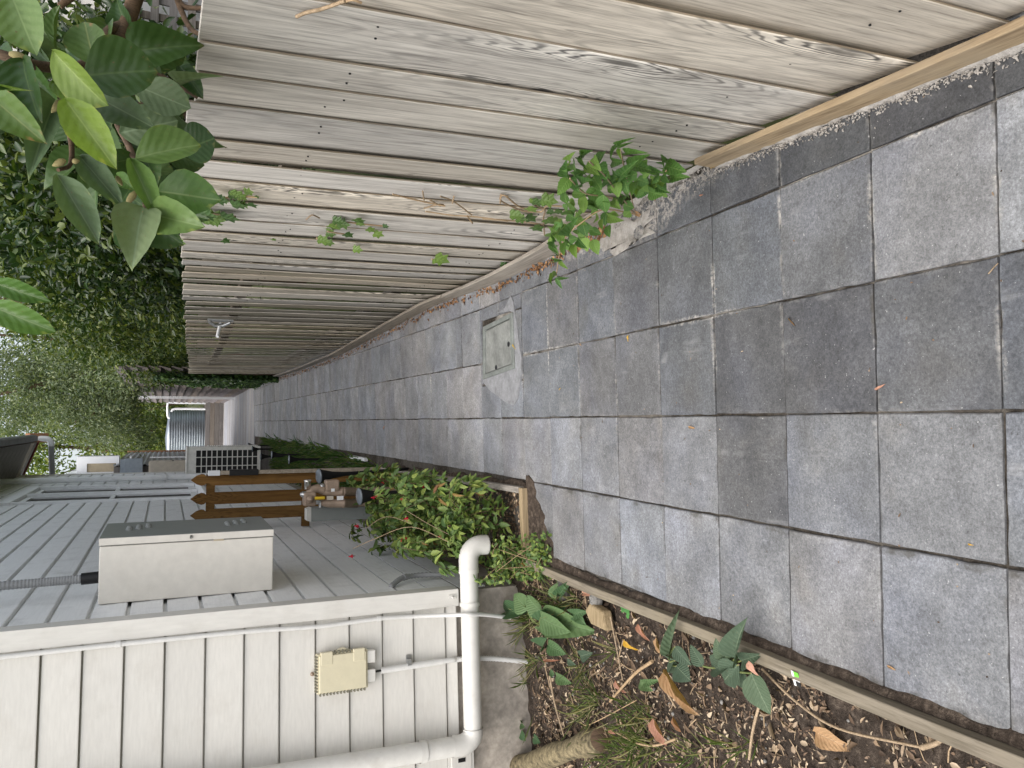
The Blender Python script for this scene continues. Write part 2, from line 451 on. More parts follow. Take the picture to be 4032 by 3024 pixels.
M['soffit'] = m_plain("dark_soffit", (.19, .175, .155), .8, 0, .3, 6)
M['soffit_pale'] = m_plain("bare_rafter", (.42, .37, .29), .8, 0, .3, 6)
M['barge'] = m_plain("oxide_red_paint", (.22, .055, .038), .6, 0, .25, 8)
M['roofiron'] = m_plain("roof_iron", (.30, .15, .12), .6, .1, .3, 5)
M['terracotta'] = m_plain("terracotta_edge", (.48, .24, .13), .7)
M['hatchframe'] = m_plain("hatch_frame_metal", (.24, .26, .24), .6, .1, .3, 12, bump=.3)
M['hatchlid'] = m_plain("hatch_lid_metal", (.285, .295, .275), .65, .05, .4, 7, bump=.8)
M['mortar'] = m_plain("mortar_patch", (.30, .305, .315), .95, 0, .3, 20, bump=.7)
M['lime'] = m_plain("lime_bloom", (.44, .41, .37), .95, 0, .35, 30, bump=.8)
M['stone'] = m_plain("grey_stone", (.27, .26, .24), .9, 0, .4, 8, bump=.8)
M['woodblock'] = m_wood("weathered_block", (.40, .31, .19), (.23, .17, .09), knots=False, fs=3, axis=0)
M['wrapgreen'] = m_plain("green_wrapper", (.16, .55, .05), .3, 0, .02)
M['wrapwhite'] = m_plain("white_wrapper", (.82, .82, .82), .3, 0, .02)
M['paver'] = m_paver()
# leaves
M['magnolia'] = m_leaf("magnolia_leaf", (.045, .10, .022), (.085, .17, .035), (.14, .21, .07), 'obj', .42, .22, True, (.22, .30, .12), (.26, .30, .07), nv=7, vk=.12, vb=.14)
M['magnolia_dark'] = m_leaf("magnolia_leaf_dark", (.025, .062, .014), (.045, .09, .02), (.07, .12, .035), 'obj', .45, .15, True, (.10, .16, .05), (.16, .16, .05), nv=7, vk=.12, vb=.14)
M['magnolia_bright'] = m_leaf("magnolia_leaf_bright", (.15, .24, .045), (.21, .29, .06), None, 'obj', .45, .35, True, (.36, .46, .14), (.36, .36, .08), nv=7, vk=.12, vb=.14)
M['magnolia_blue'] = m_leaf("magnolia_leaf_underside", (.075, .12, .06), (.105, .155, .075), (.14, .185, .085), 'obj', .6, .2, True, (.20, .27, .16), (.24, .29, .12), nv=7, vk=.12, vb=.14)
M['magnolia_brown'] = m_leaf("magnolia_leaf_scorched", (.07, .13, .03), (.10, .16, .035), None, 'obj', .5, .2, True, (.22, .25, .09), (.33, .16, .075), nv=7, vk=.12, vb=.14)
M['bud'] = m_plain("magnolia_bud", (.32, .27, .12), .8, 0, .3, 40)
M['bramble'] = m_leaf("bramble_leaf", (.06, .15, .035), (.11, .23, .05), (.21, .34, .07), 'obj', .55, .25, True, (.26, .38, .13), None, nv=7, vk=.5)
M['ivy'] = m_leaf("ivy_leaf", (.035, .085, .02), (.07, .13, .03), (.16, .25, .05), 'obj', .4, .15, True, (.18, .25, .10), None, nv=4)
M['ivymass'] = m_leaf("ivy_mass_leaf", (.02, .05, .016), (.04, .085, .022), (.08, .14, .03), 'island', .35, .12)
M['hedge'] = m_leaf("hedge_leaf", (.014, .036, .010), (.038, .075, .018), (.14, .18, .04), 'island', .33, .25, spec=.55)
M['hedge_light'] = m_leaf("hedge_leaf_light", (.035, .07, .018), (.08, .125, .03), (.22, .25, .06), 'island', .38, .3, spec=.5)
M['olive'] = m_leaf("grey_tree_leaf", (.10, .14, .085), (.17, .215, .115), (.30, .33, .18), 'island', .45, .35)
M['lime_tree'] = m_leaf("lime_tree_leaf", (.09, .15, .03), (.18, .24, .05), (.34, .36, .09), 'island', .5, .35)
M['fuchsia_red'] = m_leaf("fuchsia_red_leaf", (.22, .10, .05), (.30, .20, .06), None, 'obj', .5, .25, True, (.34, .2, .1), None, nv=7)
M['fuchsia'] = m_leaf("fuchsia_leaf", (.11, .20, .045), (.21, .30, .065), (.40, .44, .11), 'obj', .5, .25, True, (.17, .26, .09), None, nv=7)
M['fuchsia_small'] = m_leaf("fuchsia_small_leaf", (.055, .11, .03), (.12, .19, .045), (.27, .33, .08), 'island', .5, .25)
M['red'] = m_plain("red_petal", (.45, .012, .03), .5, 0, .2)
M['comfrey'] = m_leaf("comfrey_leaf", (.055, .115, .05), (.085, .155, .06), (.12, .19, .075), 'obj', .6, .15, True, (.15, .23, .11), None, nv=9)
M['comfrey_grey'] = m_leaf("comfrey_leaf_grey", (.05, .082, .05), (.068, .105, .062), (.085, .125, .068), 'obj', .7, .12, True, (.17, .22, .14), None, nv=9)
M['grass'] = m_leaf("grass_blade", (.09, .15, .035), (.20, .25, .08), (.50, .43, .25), 'island', .6, .3)
M['grass_far'] = m_leaf("grass_blade_bed", (.04, .10, .02), (.075, .15, .03), (.17, .20, .06), 'island', .6, .3)
M['litter'] = m_leaf("litter_chip", (.05, .034, .024), (.19, .125, .083), (.62, .50, .36), 'island', .9, .05)
M['deadleaf'] = m_leaf("dead_leaf", (.40, .24, .12), (.50, .31, .17), (.34, .17, .09), 'obj', .75, .15, True, (.55, .40, .24), None)
M['yellowleaf'] = m_leaf("yellow_leaf", (.68, .40, .05), (.72, .50, .09), None, 'obj', .6, .25, True, (.75, .58, .2), None)
M['pinkleaf'] = m_leaf("pink_dead_leaf", (.48, .24, .16), (.52, .28, .2), None, 'obj', .6, .15, True, (.6, .4, .3), None)
M['greenclover'] = m_leaf("clover_leaf", (.06, .20, .05), (.09, .26, .06), None, 'obj', .5, .2)

def m_soil(nm="garden_soil", g=1.0):
    k = NT(nm); p = k.pos()
    c = k.ramp(k.noise(p, 26, 5, .75), [(.3, (.022*g, .017*g, .013*g)), (.5, (.060*g, .046*g, .036*g)), (.66, (.14*g, .11*g, .085*g)), (.78, (.28*g, .23*g, .18*g))])
    c = k.mix(k.rng(k.noise(p, 3, 3), .4, .7, 0, .5), c, (.066*g, .05*g, .038*g))
    k.bump(k.noise(p, 60, 4, .75), 1.0, .02)
    return k.fin(c, .95, 0, .15)
M['soil'] = m_soil()
M['washed'] = m_soil("washed_soil", 1.25)
def m_joint():
    k = NT("joint_sand"); p = k.pos()
    sx = k.t.nodes.new('ShaderNodeSeparateXYZ'); k.set(sx.inputs[0], p)
    right = k.rng(sx.outputs[0], -.2, .9)
    lime = k.math('MULTIPLY', k.rng(k.noise(p, 2.3, 4, .65), .45, .62), k.math('ADD', k.math('MULTIPLY', right, .75), .12))
    c = k.ramp(k.noise(p, 45, 4, .7), [(.3, (.02, .018, .015)), (.6, (.075, .064, .052)), (.8, (.16, .14, .11))])
    c = k.mix(lime, c, (.56, .52, .46))
    k.bump(k.noise(p, 120, 3, .8), .8, .01)
    return k.fin(c, .95, 0, .15)
M['joint'] = m_joint()
def m_ground():
    k = NT("yard_ground"); p = k.pos()
    c = k.ramp(k.noise(p, 1.2, 5, .7), [(.3, (.03, .045, .015)), (.6, (.07, .075, .03)), (.8, (.11, .09, .05))])
    return k.fin(c, .95, 0, .1)
M['ground'] = m_ground()

# ------------------------------------------------------------------ leaves
def leaf_mesh(name, mat, W=.45, fold=.12, curl=.18, n=7, serr=0.0, shape='ovate', wav=0.0, seed=0):
    """unit leaf along +Y, its face towards +Z; x scaled later"""
    rr = random.Random(seed); verts = []; uvs = []; rows = n + 1
    us = (-1, -.5, 0, .5, 1)
    for i in range(rows):
        t = i / n
        if shape == 'ovate': w = math.sin(math.pi * t ** .72) ** .8 * (1 - .18*t)
        elif shape == 'obovate': w = math.sin(math.pi * t ** 1.3) ** .56
        elif shape == 'lance': w = math.sin(math.pi * t ** .8) ** 1.1
        else: w = math.sin(math.pi * t ** .9) ** .55
        w = max(w, .015)
        for u in us:
            e = 1 + (serr * (1 if i % 2 else -1) if abs(u) == 1 else 0)
            x = u * w * W * .5 * e
            z = fold * abs(x) / .5 - curl * t * t + wav * math.sin(t*9 + u*2 + seed) * abs(u) + rr.uniform(-.006, .006)
            verts.append((x, t, z)); uvs.append((.5 + u*.5*max(w, .12), t))
    faces = []
    for i in range(n):
        for j in range(4):
            a = i*5 + j; faces.append((a, a+1, a+6, a+5))
    me = bpy.data.meshes.new(name); me.from_pydata(verts, [], faces); me.materials.append(mat)
    uvl = me.uv_layers.new(name="UVMap")
    for l in me.loops: uvl.data[l.index].uv = uvs[l.vertex_index]
    me.polygons.foreach_set('use_smooth', [True]*len(faces)); me.update()
    return me
def lobed_mesh(name, mat, seed=0):
    """ivy leaf: five pointed lobes"""
    pts = [(0,0),(.22,-.06),(.5,.12),(.33,.34),(.52,.62),(.22,.66),(0,1.0),(-.22,.66),(-.52,.62),(-.33,.34),(-.5,.12),(-.22,-.06)]
    v = [(0,.42,.05)] + [(x, y, -.12*abs(x) + .02*math.sin(seed+i)) for i, (x, y) in enumerate(pts)]
    f = [(0, i+1, (i+1) % 12 + 1) for i in range(12)]
    me = bpy.data.meshes.new(name); me.from_pydata(v, [], f); me.materials.append(mat)
    uvl = me.uv_layers.new(name="UVMap")
    for l in me.loops:
        p = v[l.vertex_index]; uvl.data[l.index].uv = (p[0]+.5, p[1])
    me.update(); return me

def place_leaf(name, me, base, tip, normal, width, parent, wref=1.0):
    base = np.asarray(base, float); tip = np.asarray(tip, float)
    y = tip - base; L = np.linalg.norm(y) + 1e-9; y = y / L
    z = np.asarray(normal, float); z = z - y * (z @ y); z /= (np.linalg.norm(z) + 1e-9)
    x = np.cross(y, z)
    o = bpy.data.objects.new(name, me); col.objects.link(o)
    if parent: o.parent = parent
    pl = base - wloc(parent); sx = width / wref
    m = Matrix.Identity(4)
    for r in range(3):
        m[r][0] = x[r]*sx; m[r][1] = y[r]*L; m[r][2] = z[r]*L; m[r][3] = pl[r]
    o.matrix_basis = m
    return o

def foliage(name, P, D, Nn, L, Wd, mat, parent=None, org=None, fold=.18):
    """many leaf-sized faces in one mesh: base points P, directions D, normals Nn, lengths L, widths Wd"""
    P = np.asarray(P); n = len(P)
    D = D / (np.linalg.norm(D, axis=1, keepdims=True) + 1e-9)
    Nn = Nn - D * np.sum(Nn*D, 1, keepdims=True); Nn /= (np.linalg.norm(Nn, axis=1, keepdims=True) + 1e-9)
    S = np.cross(D, Nn); L = np.broadcast_to(L, (n,))[:, None]; Wd = np.broadcast_to(Wd, (n,))[:, None]
    if org is None: org = np.array([P[:,0].mean(), P[:,1].mean(), P[:,2].min()])
    org = np.asarray(org, float)
    b = P - org
    pts = [b, b + D*L*.3 - S*Wd*.48 + Nn*fold*Wd, b + D*L*.68 - S*Wd*.4 + Nn*fold*Wd*.9, b + D*L - Nn*L*.08,
           b + D*L*.68 + S*Wd*.4 + Nn*fold*Wd*.9, b + D*L*.3 + S*Wd*.48 + Nn*fold*Wd]
    V = np.stack(pts, 1).reshape(-1, 3)
    base = (np.arange(n)*6)[:, None]
    Fq = np.concatenate([base + np.array([0,3,2,1]), base + np.array([0,5,4,3])], 1).reshape(-1)
    me = bpy.data.meshes.new(name)
    me.vertices.add(len(V)); me.vertices.foreach_set('co', V.reshape(-1))
    me.loops.add(len(Fq)); me.loops.foreach_set('vertex_index', Fq.astype(np.int32))
    me.polygons.add(2*n); me.polygons.foreach_set('loop_start', np.arange(0, 8*n, 4, dtype=np.int32))
    me.polygons.foreach_set('loop_total', np.full(2*n, 4, dtype=np.int32))
    me.materials.append(mat); me.update(calc_edges=True)
    return mesh_obj(name, me, parent, org)
def rnd_dirs(n):
    d = rng.normal(size=(n, 3)); return d / np.linalg.norm(d, axis=1, keepdims=True)

def clump_points(blobs, n_clumps, per, r_clump, shell=.55, zmin=None):
    """leaf positions gathered in clumps on the outer part of some ellipsoids"""
    vol = np.array([b[3]*b[4]*b[5] for b in blobs]); pr = vol / vol.sum()
    idx = rng.choice(len(blobs), n_clumps, p=pr)
    B = np.array(blobs)[idx]
    d = rnd_dirs(n_clumps)
    rad = (shell + (1-shell) * rng.random(n_clumps)**.6)[:, None]
    Cc = B[:, :3] + d * B[:, 3:6] * rad
    rs = r_clump * (.6 + .8*rng.random(n_clumps))
    P = np.repeat(Cc, per, 0) + rnd_dirs(n_clumps*per) * (np.repeat(rs, per) * rng.random(n_clumps*per)**.5)[:, None]
    out = np.repeat(d, per, 0)
    if zmin is not None:
        k = P[:, 2] > zmin; P = P[k]; out = out[k]
    return P, out

def tree(name, base, limbs, blobs, n_clumps, per, rc, L, W, mat, label, group=None, zmin=None, shell=.55, keep=None, barkm=None, cat='tree', droop=.5):
    t = thing(name, base, label, cat, group)
    b = MB()
    for pts, r0, r1 in limbs:
        q = bez(pts, 5); b.tube(q, list(np.linspace(r0, r1, len(q))), 7)
    b.build('trunk', barkm or M['bark'], t, base)
    P, out = clump_points(blobs, n_clumps, per, rc, shell, zmin)
    if keep is not None:
        k = keep(P); P, out = P[k], out[k]
    n = len(P)
    D = out*.5 + rnd_dirs(n)*.9 + np.array([0, 0, -droop*.4])
    Nn = rnd_dirs(n)*.8 + np.array([0, 0, .8]) + out*.3
    foliage('crown', P, D, Nn, L*(.7+.6*rng.random(n)), W*(.7+.6*rng.random(n)), mat, t, base)
    return t

# ================================================================== SETTING
def sheet(name, xs, ys, zf, mat):
    v = [(x, y, zf(x, y)) for y in ys for x in xs]; nx = len(xs)
    f = [(j*nx+i, j*nx+i+1, (j+1)*nx+i+1, (j+1)*nx+i) for j in range(len(ys)-1) for i in range(nx-1)]
    me = bpy.data.meshes.new(name); me.from_pydata(v, [], f); me.materials.append(mat)
    me.polygons.foreach_set('use_smooth', [True]*len(f)); me.update()
    return mesh_obj(name, me, None, (0, 0, 0))
xs = [-300, -60, -20, -6, -2.4, -1.2, -.4, .4, 1.3, 3, 8, 25, 70, 300]
ys = [-300, -60, -15, -6, -2, 0, 2, 5.3, 9, 13, 21, 30, 45, 70, 120, 300]
tag(sheet('ground', xs, ys, lambda x, y: zg(x, y) - .10, M['ground']), kind='structure')

# pavement: bedding strip with every paver laid on it
pave = tag(sheet('pavement', list(np.linspace(-.86, 1.06, 9)), [-2.65 + .25*i for i in range(96)], lambda x, y: zg(x, y) - .013, M['joint']), kind='structure')
def paver_mesh(w, l, name='paver', seed=0):
    b = MB(); c = .0035; t = .042
    x, y = w/2, l/2
    er = random.Random(int(w*9e4 + l*7e3 + seed*31)); ns = 7; per = []
    cn = [(-x, -y), (x, -y), (x, y), (-x, y)]
    for k in range(4):
        (ax, ay), (bx, by) = cn[k], cn[(k+1) % 4]
        for j in range(ns):
            t_ = j/ns; jt = er.uniform(-.0016, .0008) if er.random() < .8 else er.uniform(-.005, 0)
            ox, oy = (0, -1) if k == 0 else (1, 0) if k == 1 else (0, 1) if k == 2 else (-1, 0)
            px_, py_ = ax + (bx-ax)*t_, ay + (by-ay)*t_
            if j == 0: px_ *= 1 - .004 - .006*er.random(); py_ *= 1 - .004 - .006*er.random(); jt = 0
            per.append((px_ + ox*jt, py_ + oy*jt))
    n_ = len(per)
    lv = [(p, q, -t) for p, q in per] + [(p, q, -c) for p, q in per] + [(p - math.copysign(c, p)*min(1, abs(p)/x), q - math.copysign(c, q)*min(1, abs(q)/y), 0) for p, q in per]
    lv = [(p, q - .0348*p, z) for p, q, z in lv]
    me = bpy.data.meshes.new(name)
    me.from_pydata(lv, [], [(r_*n_+k, r_*n_+(k+1) % n_, (r_+1)*n_+(k+1) % n_, (r_+1)*n_+k) for r_ in range(2) for k in range(n_)] + [tuple(range(2*n_, 3*n_))])
    me.materials.append(M['paver']); me.update(); return me
PVS = [paver_mesh(.3945, .3925, seed=q) for q in range(6)]
def tone(srgb):
    c = srgb / 255.; return c/12.92 if c < .04045 else ((c+.055)/1.055)**2.4
# near pavers differ a lot from one another: rows from the viewer outwards, columns from the house side to the fence
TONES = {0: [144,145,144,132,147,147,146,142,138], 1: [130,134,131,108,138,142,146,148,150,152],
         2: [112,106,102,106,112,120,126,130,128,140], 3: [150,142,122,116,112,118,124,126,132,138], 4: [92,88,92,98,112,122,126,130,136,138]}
COLX = [-.808, -.373, .030, .429, .829, 1.03]
prnd = random.Random(3)
def lay(ci, r, x0, x1, y0, y1, me=None):
    xc, yc = (x0+x1)/2, (y0+y1)/2 - .035*((x0+x1)/2 - .03)
    me = prnd.choice(me if isinstance(me, list) else PVS) if not isinstance(me, bpy.types.Mesh) else me
    o = bpy.data.objects.new('paver', me); col.objects.link(o); o.parent = pave
    tl = TONES[ci]; v = tl[r] if 0 <= r < len(tl) else 166 + prnd.uniform(-8, 8) - (4 if ci >= 3 else 0)  # rows past the table painted lighter, and warmer below, against the dim far end
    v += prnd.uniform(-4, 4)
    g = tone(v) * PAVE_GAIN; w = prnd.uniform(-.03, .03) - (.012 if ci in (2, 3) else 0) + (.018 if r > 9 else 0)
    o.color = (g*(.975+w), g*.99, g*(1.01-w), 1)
    e = .12
    nx = (zg(xc+e, yc) - zg(xc-e, yc))/(2*e); ny = (zg(xc, yc+e) - zg(xc, yc-e))/(2*e)
    nrm = Vector((-nx + prnd.uniform(-.006, .006), -ny + prnd.uniform(-.006, .006), 1)).normalized()
    ydir = Vector((0, 1, 0)); ydir = (ydir - nrm*ydir.dot(nrm)).normalized(); xd = ydir.cross(nrm)
    m = Matrix.Identity(4); a = prnd.uniform(-.0025, .0025)
    ydir, xd = (ydir + xd*a).normalized(), (xd - ydir*a).normalized()
    for k in range(3):
        m[k][0], m[k][1], m[k][2] = xd[k], ydir[k], nrm[k]
    m[0][3], m[1][3], m[2][3] = xc + prnd.uniform(-.002, .002), yc + prnd.uniform(-.002, .002), zg(xc, yc) + prnd.uniform(-.0025, .0015)
    o.matrix_basis = m
    return o
PAVE_GAIN = .70
SP = .397
strip_me = [paver_mesh(.182, .3925, seed=q) for q in range(4)]
edge_me = [paver_mesh(.430, .3925, seed=q) for q in range(4)]
for r in range(-8, 51):
    y0 = .888 + SP*r; y1 = y0 + SP
    for ci in range(5):
        if ci == 0 and r > 8: continue
        shift = 0 if y0 < 5.4 or ci in (1, 4) else (.0 if ci == 2 else .13 if ci == 3 else 0)   # joints wander further along
        if ci in (2, 3) and r in (9, 10): continue                 # the access cover stands here, cut pavers below
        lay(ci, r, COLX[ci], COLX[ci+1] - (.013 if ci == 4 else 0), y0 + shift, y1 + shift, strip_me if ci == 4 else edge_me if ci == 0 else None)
for ci, x0, x1, y0, y1 in ((2, .03, .27, 4.46, 4.85), (2, .03, .27, 4.86, 5.25), (3, .735, .829, 4.46, 4.85), (3, .735, .829, 4.86, 5.25), (3, .27, .429, 5.215, 5.25), (3, .44, .829, 5.215, 5.25), (3, .433, .826, 5.655, 5.775), (3, .275, .73, 4.455, 4.56)):
    lay(ci, 9, x0, x1, y0 + .02, y1 + .02, paver_mesh(x1-x0-.006, y1-y0-.006))

# soil of the beds
def rough(x, y, a=.02):
    return a*(math.sin(x*31+y*17)*math.sin(y*23-x*11)+.6*math.sin(x*67-y*53)*math.sin(x*41+y*71))
tag(sheet('garden_soil', list(np.linspace(-4.2, -.872, 60)), list(np.linspace(-2.6, 5.3, 130)), lambda x, y: zg(x, y) - .035 + rough(x, y, .014) + .02*max(0, math.sin(x*3+1)*math.sin(y*2.3)), M['soil']), kind='structure')
tag(sheet('bed_soil', list(np.linspace(-1.1, -.44, 14)), list(np.linspace(4.45, 21.1, 120)), lambda x, y: zg(x, y) - .02 + rough(x, y, .012), M['soil']), kind='structure')
# damp earth washed over the paving: along the edging board and where one paver is missing
def edge_soil(name, pts, wid, label, h=.012):
    b = MB(); n = len(pts); rows = 6; v = []
    for i, (x, y, dx, dy) in enumerate(pts):
        for j in range(rows):
            t = j/(rows-1); w = wid(i)*t
            X, Y = x + dx*w, y + dy*w
            v.append((X, Y, zg(X, Y) + h*(1-t)**.7*(.8+.4*prnd.random()) + (.0035 if t < 1 else -.006)))
    f = [(i*rows+j, i*rows+j+1, (i+1)*rows+j+1, (i+1)*rows+j) for i in range(n-1) for j in range(rows-1)]
    b.add(v, f, 0, True); o = b.build(name, M['washed']); tag(o, kind='stuff')
    o['label'] = label; return o
pts = [(-.82 - .012*(y-1.2), y, 1, 0) for y in np.arange(-2.55, 4.25, .03)]
edge_soil('washed_soil', pts, lambda i: .020 + .014*abs(math.sin(i*.31)) + .014*max(0, math.sin(i*.113+1)) + .007*prnd.random() + (.02 if i > 210 else 0), 'dark damp soil washed over the paver ends beside the long edging board')
b = MB(); v = []; NX, NY = 34, 14
for i in range(NX):
    x = -.835 + (.835 - .335)*i/(NX-1)
    yb_ = 4.335 - max(0, -.41 - x)*.72 + .02*math.sin(x*37) + .012*math.sin(x*91) + max(0, x + .41)*.9
    for j_ in range(NY):
        t_ = j_/(NY-1); y = yb_ + (4.43 - yb_)*t_
        v.append((x, y, zg(x, y) + (-.004 if j_ == 0 else .004 + .012*t_ + .003*prnd.random())))
b.add(v, [(i*NY+j_, (i+1)*NY+j_, (i+1)*NY+j_+1, i*NY+j_+1) for i in range(NX-1) for j_ in range(NY-1)], 0, True)
tag(b.build('damp_soil', M['washed']), 'damp soil spilled over the corner paver in front of the cross board', None, None, 'stuff')
pts = [(-.42 - .02*(y-4.4), y, 1, 0) for y in np.arange(4.42, 8.2, .04)]
edge_soil('washed_soil', pts, lambda i: .02 + .025*abs(math.sin(i*.23)) + .015*prnd.random(), 'thin dark soil along the edging of the shrub bed')
# broken concrete apron with a hole beside the bramble
b = MB(); v = [(1.0, 3.0, 0)]; ring = []
for k in range(40):
    a = 2*math.pi*k/40; rr_ = .72 + .16*math.sin(5*a) + .16*prnd.uniform(-1, 1)
    ring.append((.905 + .10*rr_*math.cos(a), 3.12 + .36*rr_*math.sin(a)))
def apz(x, y): return zg(x, y) + .006 + .003*math.sin(x*90)*math.sin(y*50)
hole = [(.885 + .032*math.cos(2*math.pi*k/40), 2.99 + .05*math.sin(2*math.pi*k/40)) for k in range(40)]
v = [(x, y, zg(x, y)+.001) for x, y in ring] + [(x*.6+h[0]*.4, y*.6+h[1]*.4, zg(x, y)+.006) for (x, y), h in zip(ring, hole)] + [(x, y, apz(x, y)) for x, y in hole] + [(x, y, zg(x, y)-.012) for x, y in hole]
f = [(r_*40+k, r_*40+(k+1) % 40, (r_+1)*40+(k+1) % 40, (r_+1)*40+k) for r_ in range(3) for k in range(40)]
b.add(v, f, 0, True); tag(b.build('broken_mortar', M['lime']), 'pale crumbled mortar with a small round hole at the fence foot', 'mortar')
b = MB()

# ================================================================== THE NEAR PALING FENCE
FX = lambda y: float(np.interp(y, [.0, 1.2, 2.4, 3.4, 3.9, 4.6, 6.2, 7.7, 10, 13.2, 16.2, 21], [.94, .965, 1.04, 1.035, 1.0, .99, 1.035, .99, .92, .91, .95, 1.0])) + .02
FTOP = lambda y: float(np.interp(y, [0, 1.8, 2.5, 3.1, 4.5, 8, 14, 17], [1.84, 1.845, 1.85, 1.855, 1.84, 1.75, 1.55, 1.5]))
LEAN = lambda y: float(np.interp(y, [0, 2, 3, 5, 16], [.055, .075, .07, .055, .035]))
# lime bloom along the foot of the near fence
b = MB(); v = []; n = 0
for y in np.arange(-2.5, 3.35, .02):
    xb = FX(y) - (.048 if y < 2.41 else .015)
    w = .011 + .004*math.sin(y*17) + .003*math.sin(y*57+1) + .004*prnd.random() + (.02 + .02*math.sin(y*23) if y > 2.6 else 0)
    for t in (0, .5, 1):
        X = xb - w*t; v.append((X, y, zg(X, y) + .016*(1-t) + .003*prnd.random() + (.002 if t < 1 else -.003)))
    n += 1
b.add(v, [(i*3+j, i*3+j+1, (i+1)*3+j+1, (i+1)*3+j) for i in range(n-1) for j in range(2)], 0, True)
tag(b.build('lime_crumbs', M['lime']), kind='stuff')
P = []
for i in range(2600):
    y = prnd.uniform(-.6, 3.3); x = FX(y) - (.05 if y < 2.41 else .02) - .008 - abs(prnd.gauss(0, .013 if y < 2.4 else .035)); P.append((x, y, zg(x, y) + .001 + .004*prnd.random()))
P = np.array(P); n = len(P)
tag(foliage('lime_crumbs', P, rnd_dirs(n)*np.array([1, 1, .4]), rnd_dirs(n)*.6 + np.array([0, 0, 1]), .004 + .012*rng.random(n)**2, .004 + .007*rng.random(n)**2, M['lime'], None, None, .4), kind='stuff')
fence = thing('paling_fence', (1.0, 8, zg(1, 8)), 'long weathered grey timber paling fence leaning over the right side of the path', 'fence')
joints = [-2.57, -2.30, -2.02, -1.76, -1.49, -1.21, -.95, -.67, -.41, -.14, .13, .40, .66, .915, 1.182, 1.447, 1.741, 2.073, 2.298, 2.537, 2.853, 3.087]
while joints[-1] < 16.1: joints.append(joints[-1] + prnd.choice([.25, .27, .28, .26]) + prnd.uniform(-.015, .015))
def paling(ya, yb, mat, edge):
    """one board: near edge forward, far edge tucked behind the next board"""
    ym = (ya+yb)/2; z0 = zg(1, ym) + (.035 if not 2.3 < ym < 3.1 else .008) + prnd.uniform(-.008, .008); z1 = FTOP(ym) + prnd.uniform(-.012, .012)
    nz = 7; v = []; tw = prnd.uniform(-.006, .006); bow = prnd.uniform(-.006, .006); kx = prnd.uniform(-.002, .002); gp = prnd.choice([.018, .021, .025, .028]) if ya < 2.9 else prnd.uniform(.017, .020)
    over = .07 if ya < 4.5 else .04
    for i in range(nz+1):
        t = i/nz; z = z0 + (z1-z0)*t
        xo = FX(ya) - LEAN(ym)*t + bow*math.sin(math.pi*t)
        xq = FX(yb) - LEAN(ym)*t + bow*math.sin(math.pi*t)
        yo = .02*math.sin(ym*3.1)*t*0 + .004*math.sin(t*5+ym*7)
        xn = xo - .001 + tw*t*.5 + kx; xf = xq + gp + .002 - tw*t*.5 + kx
        wob = .0015*math.sin(t*9+ym*5)
        for (x, y) in ((xn, ya+.002+yo+wob), (xf, yb+over+yo), (xf+.014, yb+over+yo), (xn+.0095, ya+.002+yo+wob)):
            v.append((x, y, z))
    f = []; mi = []
    for i in range(nz):
        for j in range(4):
            f.append((i*4+j, i*4+(j+1) % 4, (i+1)*4+(j+1) % 4, (i+1)*4+j)); mi.append(1 if j in (3,) else 0)
    f += [(0, 3, 2, 1), tuple(nz*4+q for q in range(4))]; mi += [0, 0]
    org = np.array([FX(ym), ym, z0]); me = bpy.data.meshes.new('paling')
    me.from_pydata([tuple(np.array(p)-org) for p in v], [], f); me.materials.append(mat); me.materials.append(edge)
    me.polygons.foreach_set('material_index', mi); me.update()
    o = mesh_obj('paling', me, fence, org)
    bv = o.modifiers.new("bevel", 'BEVEL'); bv.width = .0025; bv.segments = 1; bv.limit_method = 'ANGLE'
    return o
for ya, yb in zip(joints[:-1], joints[1:]):
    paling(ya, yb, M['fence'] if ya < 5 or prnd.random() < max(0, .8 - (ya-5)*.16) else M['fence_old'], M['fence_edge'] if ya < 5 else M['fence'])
def plinth(ya, yb, h, mat, t=.024, sag=0.0):
    b = MB(); n = max(2, int((yb-ya)/.25)); v = []
    for i in range(n+1):
        y = ya + (yb-ya)*i/n; x = FX(y) - .03 - t; zb = zg(x, y) - .01; zt = zb + .01 + h + sag*math.sin(math.pi*i/n)
        v += [(x, y, zb), (x + t, y, zb), (x + t + .002, y, zt), (x + .002, y, zt)]
    f = [(i*4+j, (i+1)*4+j, (i+1)*4+(j+1) % 4, i*4+(j+1) % 4) for i in range(n) for j in range(4)] + [(0,1,2,3), tuple(n*4+q for q in (3,2,1,0))]
    b.add(v, f); return b.build('plinth_board', mat, fence, bevel=.003)
plinth(-2.6, 2.41, .098, M['plinth'])['label'] = 'honey coloured new plinth board'
plinth(3.05, 5.75, .115, M['plinth_grey'], sag=.02)
plinth(5.77, 10.3, .12, M['plinth_grey'], sag=.01)
plinth(10.32, 16.2, .11, M['plinth_grey'])
for zz in (.35, 1.55):
    b = MB(); v = []
    ysl = list(np.arange(-2.55, 16.4, .79))
    for y in ysl:
        x = FX(y) - LEAN(y)*(zz/1.8) + .045
        z = zg(1, y) + zz - (0 if zz < 1 or y < 6 else (y-6)*.02)
        v += [(x, y, z-.04), (x+.05, y, z-.04), (x+.05, y, z+.04), (x, y, z+.04)]
    b.add(v, [(i*4+j, (i+1)*4+j, (i+1)*4+(j+1) % 4, i*4+(j+1) % 4) for i in range(len(ysl)-1) for j in range(4)] + [(0, 1, 2, 3), tuple((len(ysl)-1)*4 + q_ for q_ in (3, 2, 1, 0))])
    b.build('rail', M['plinth_grey'], fence)
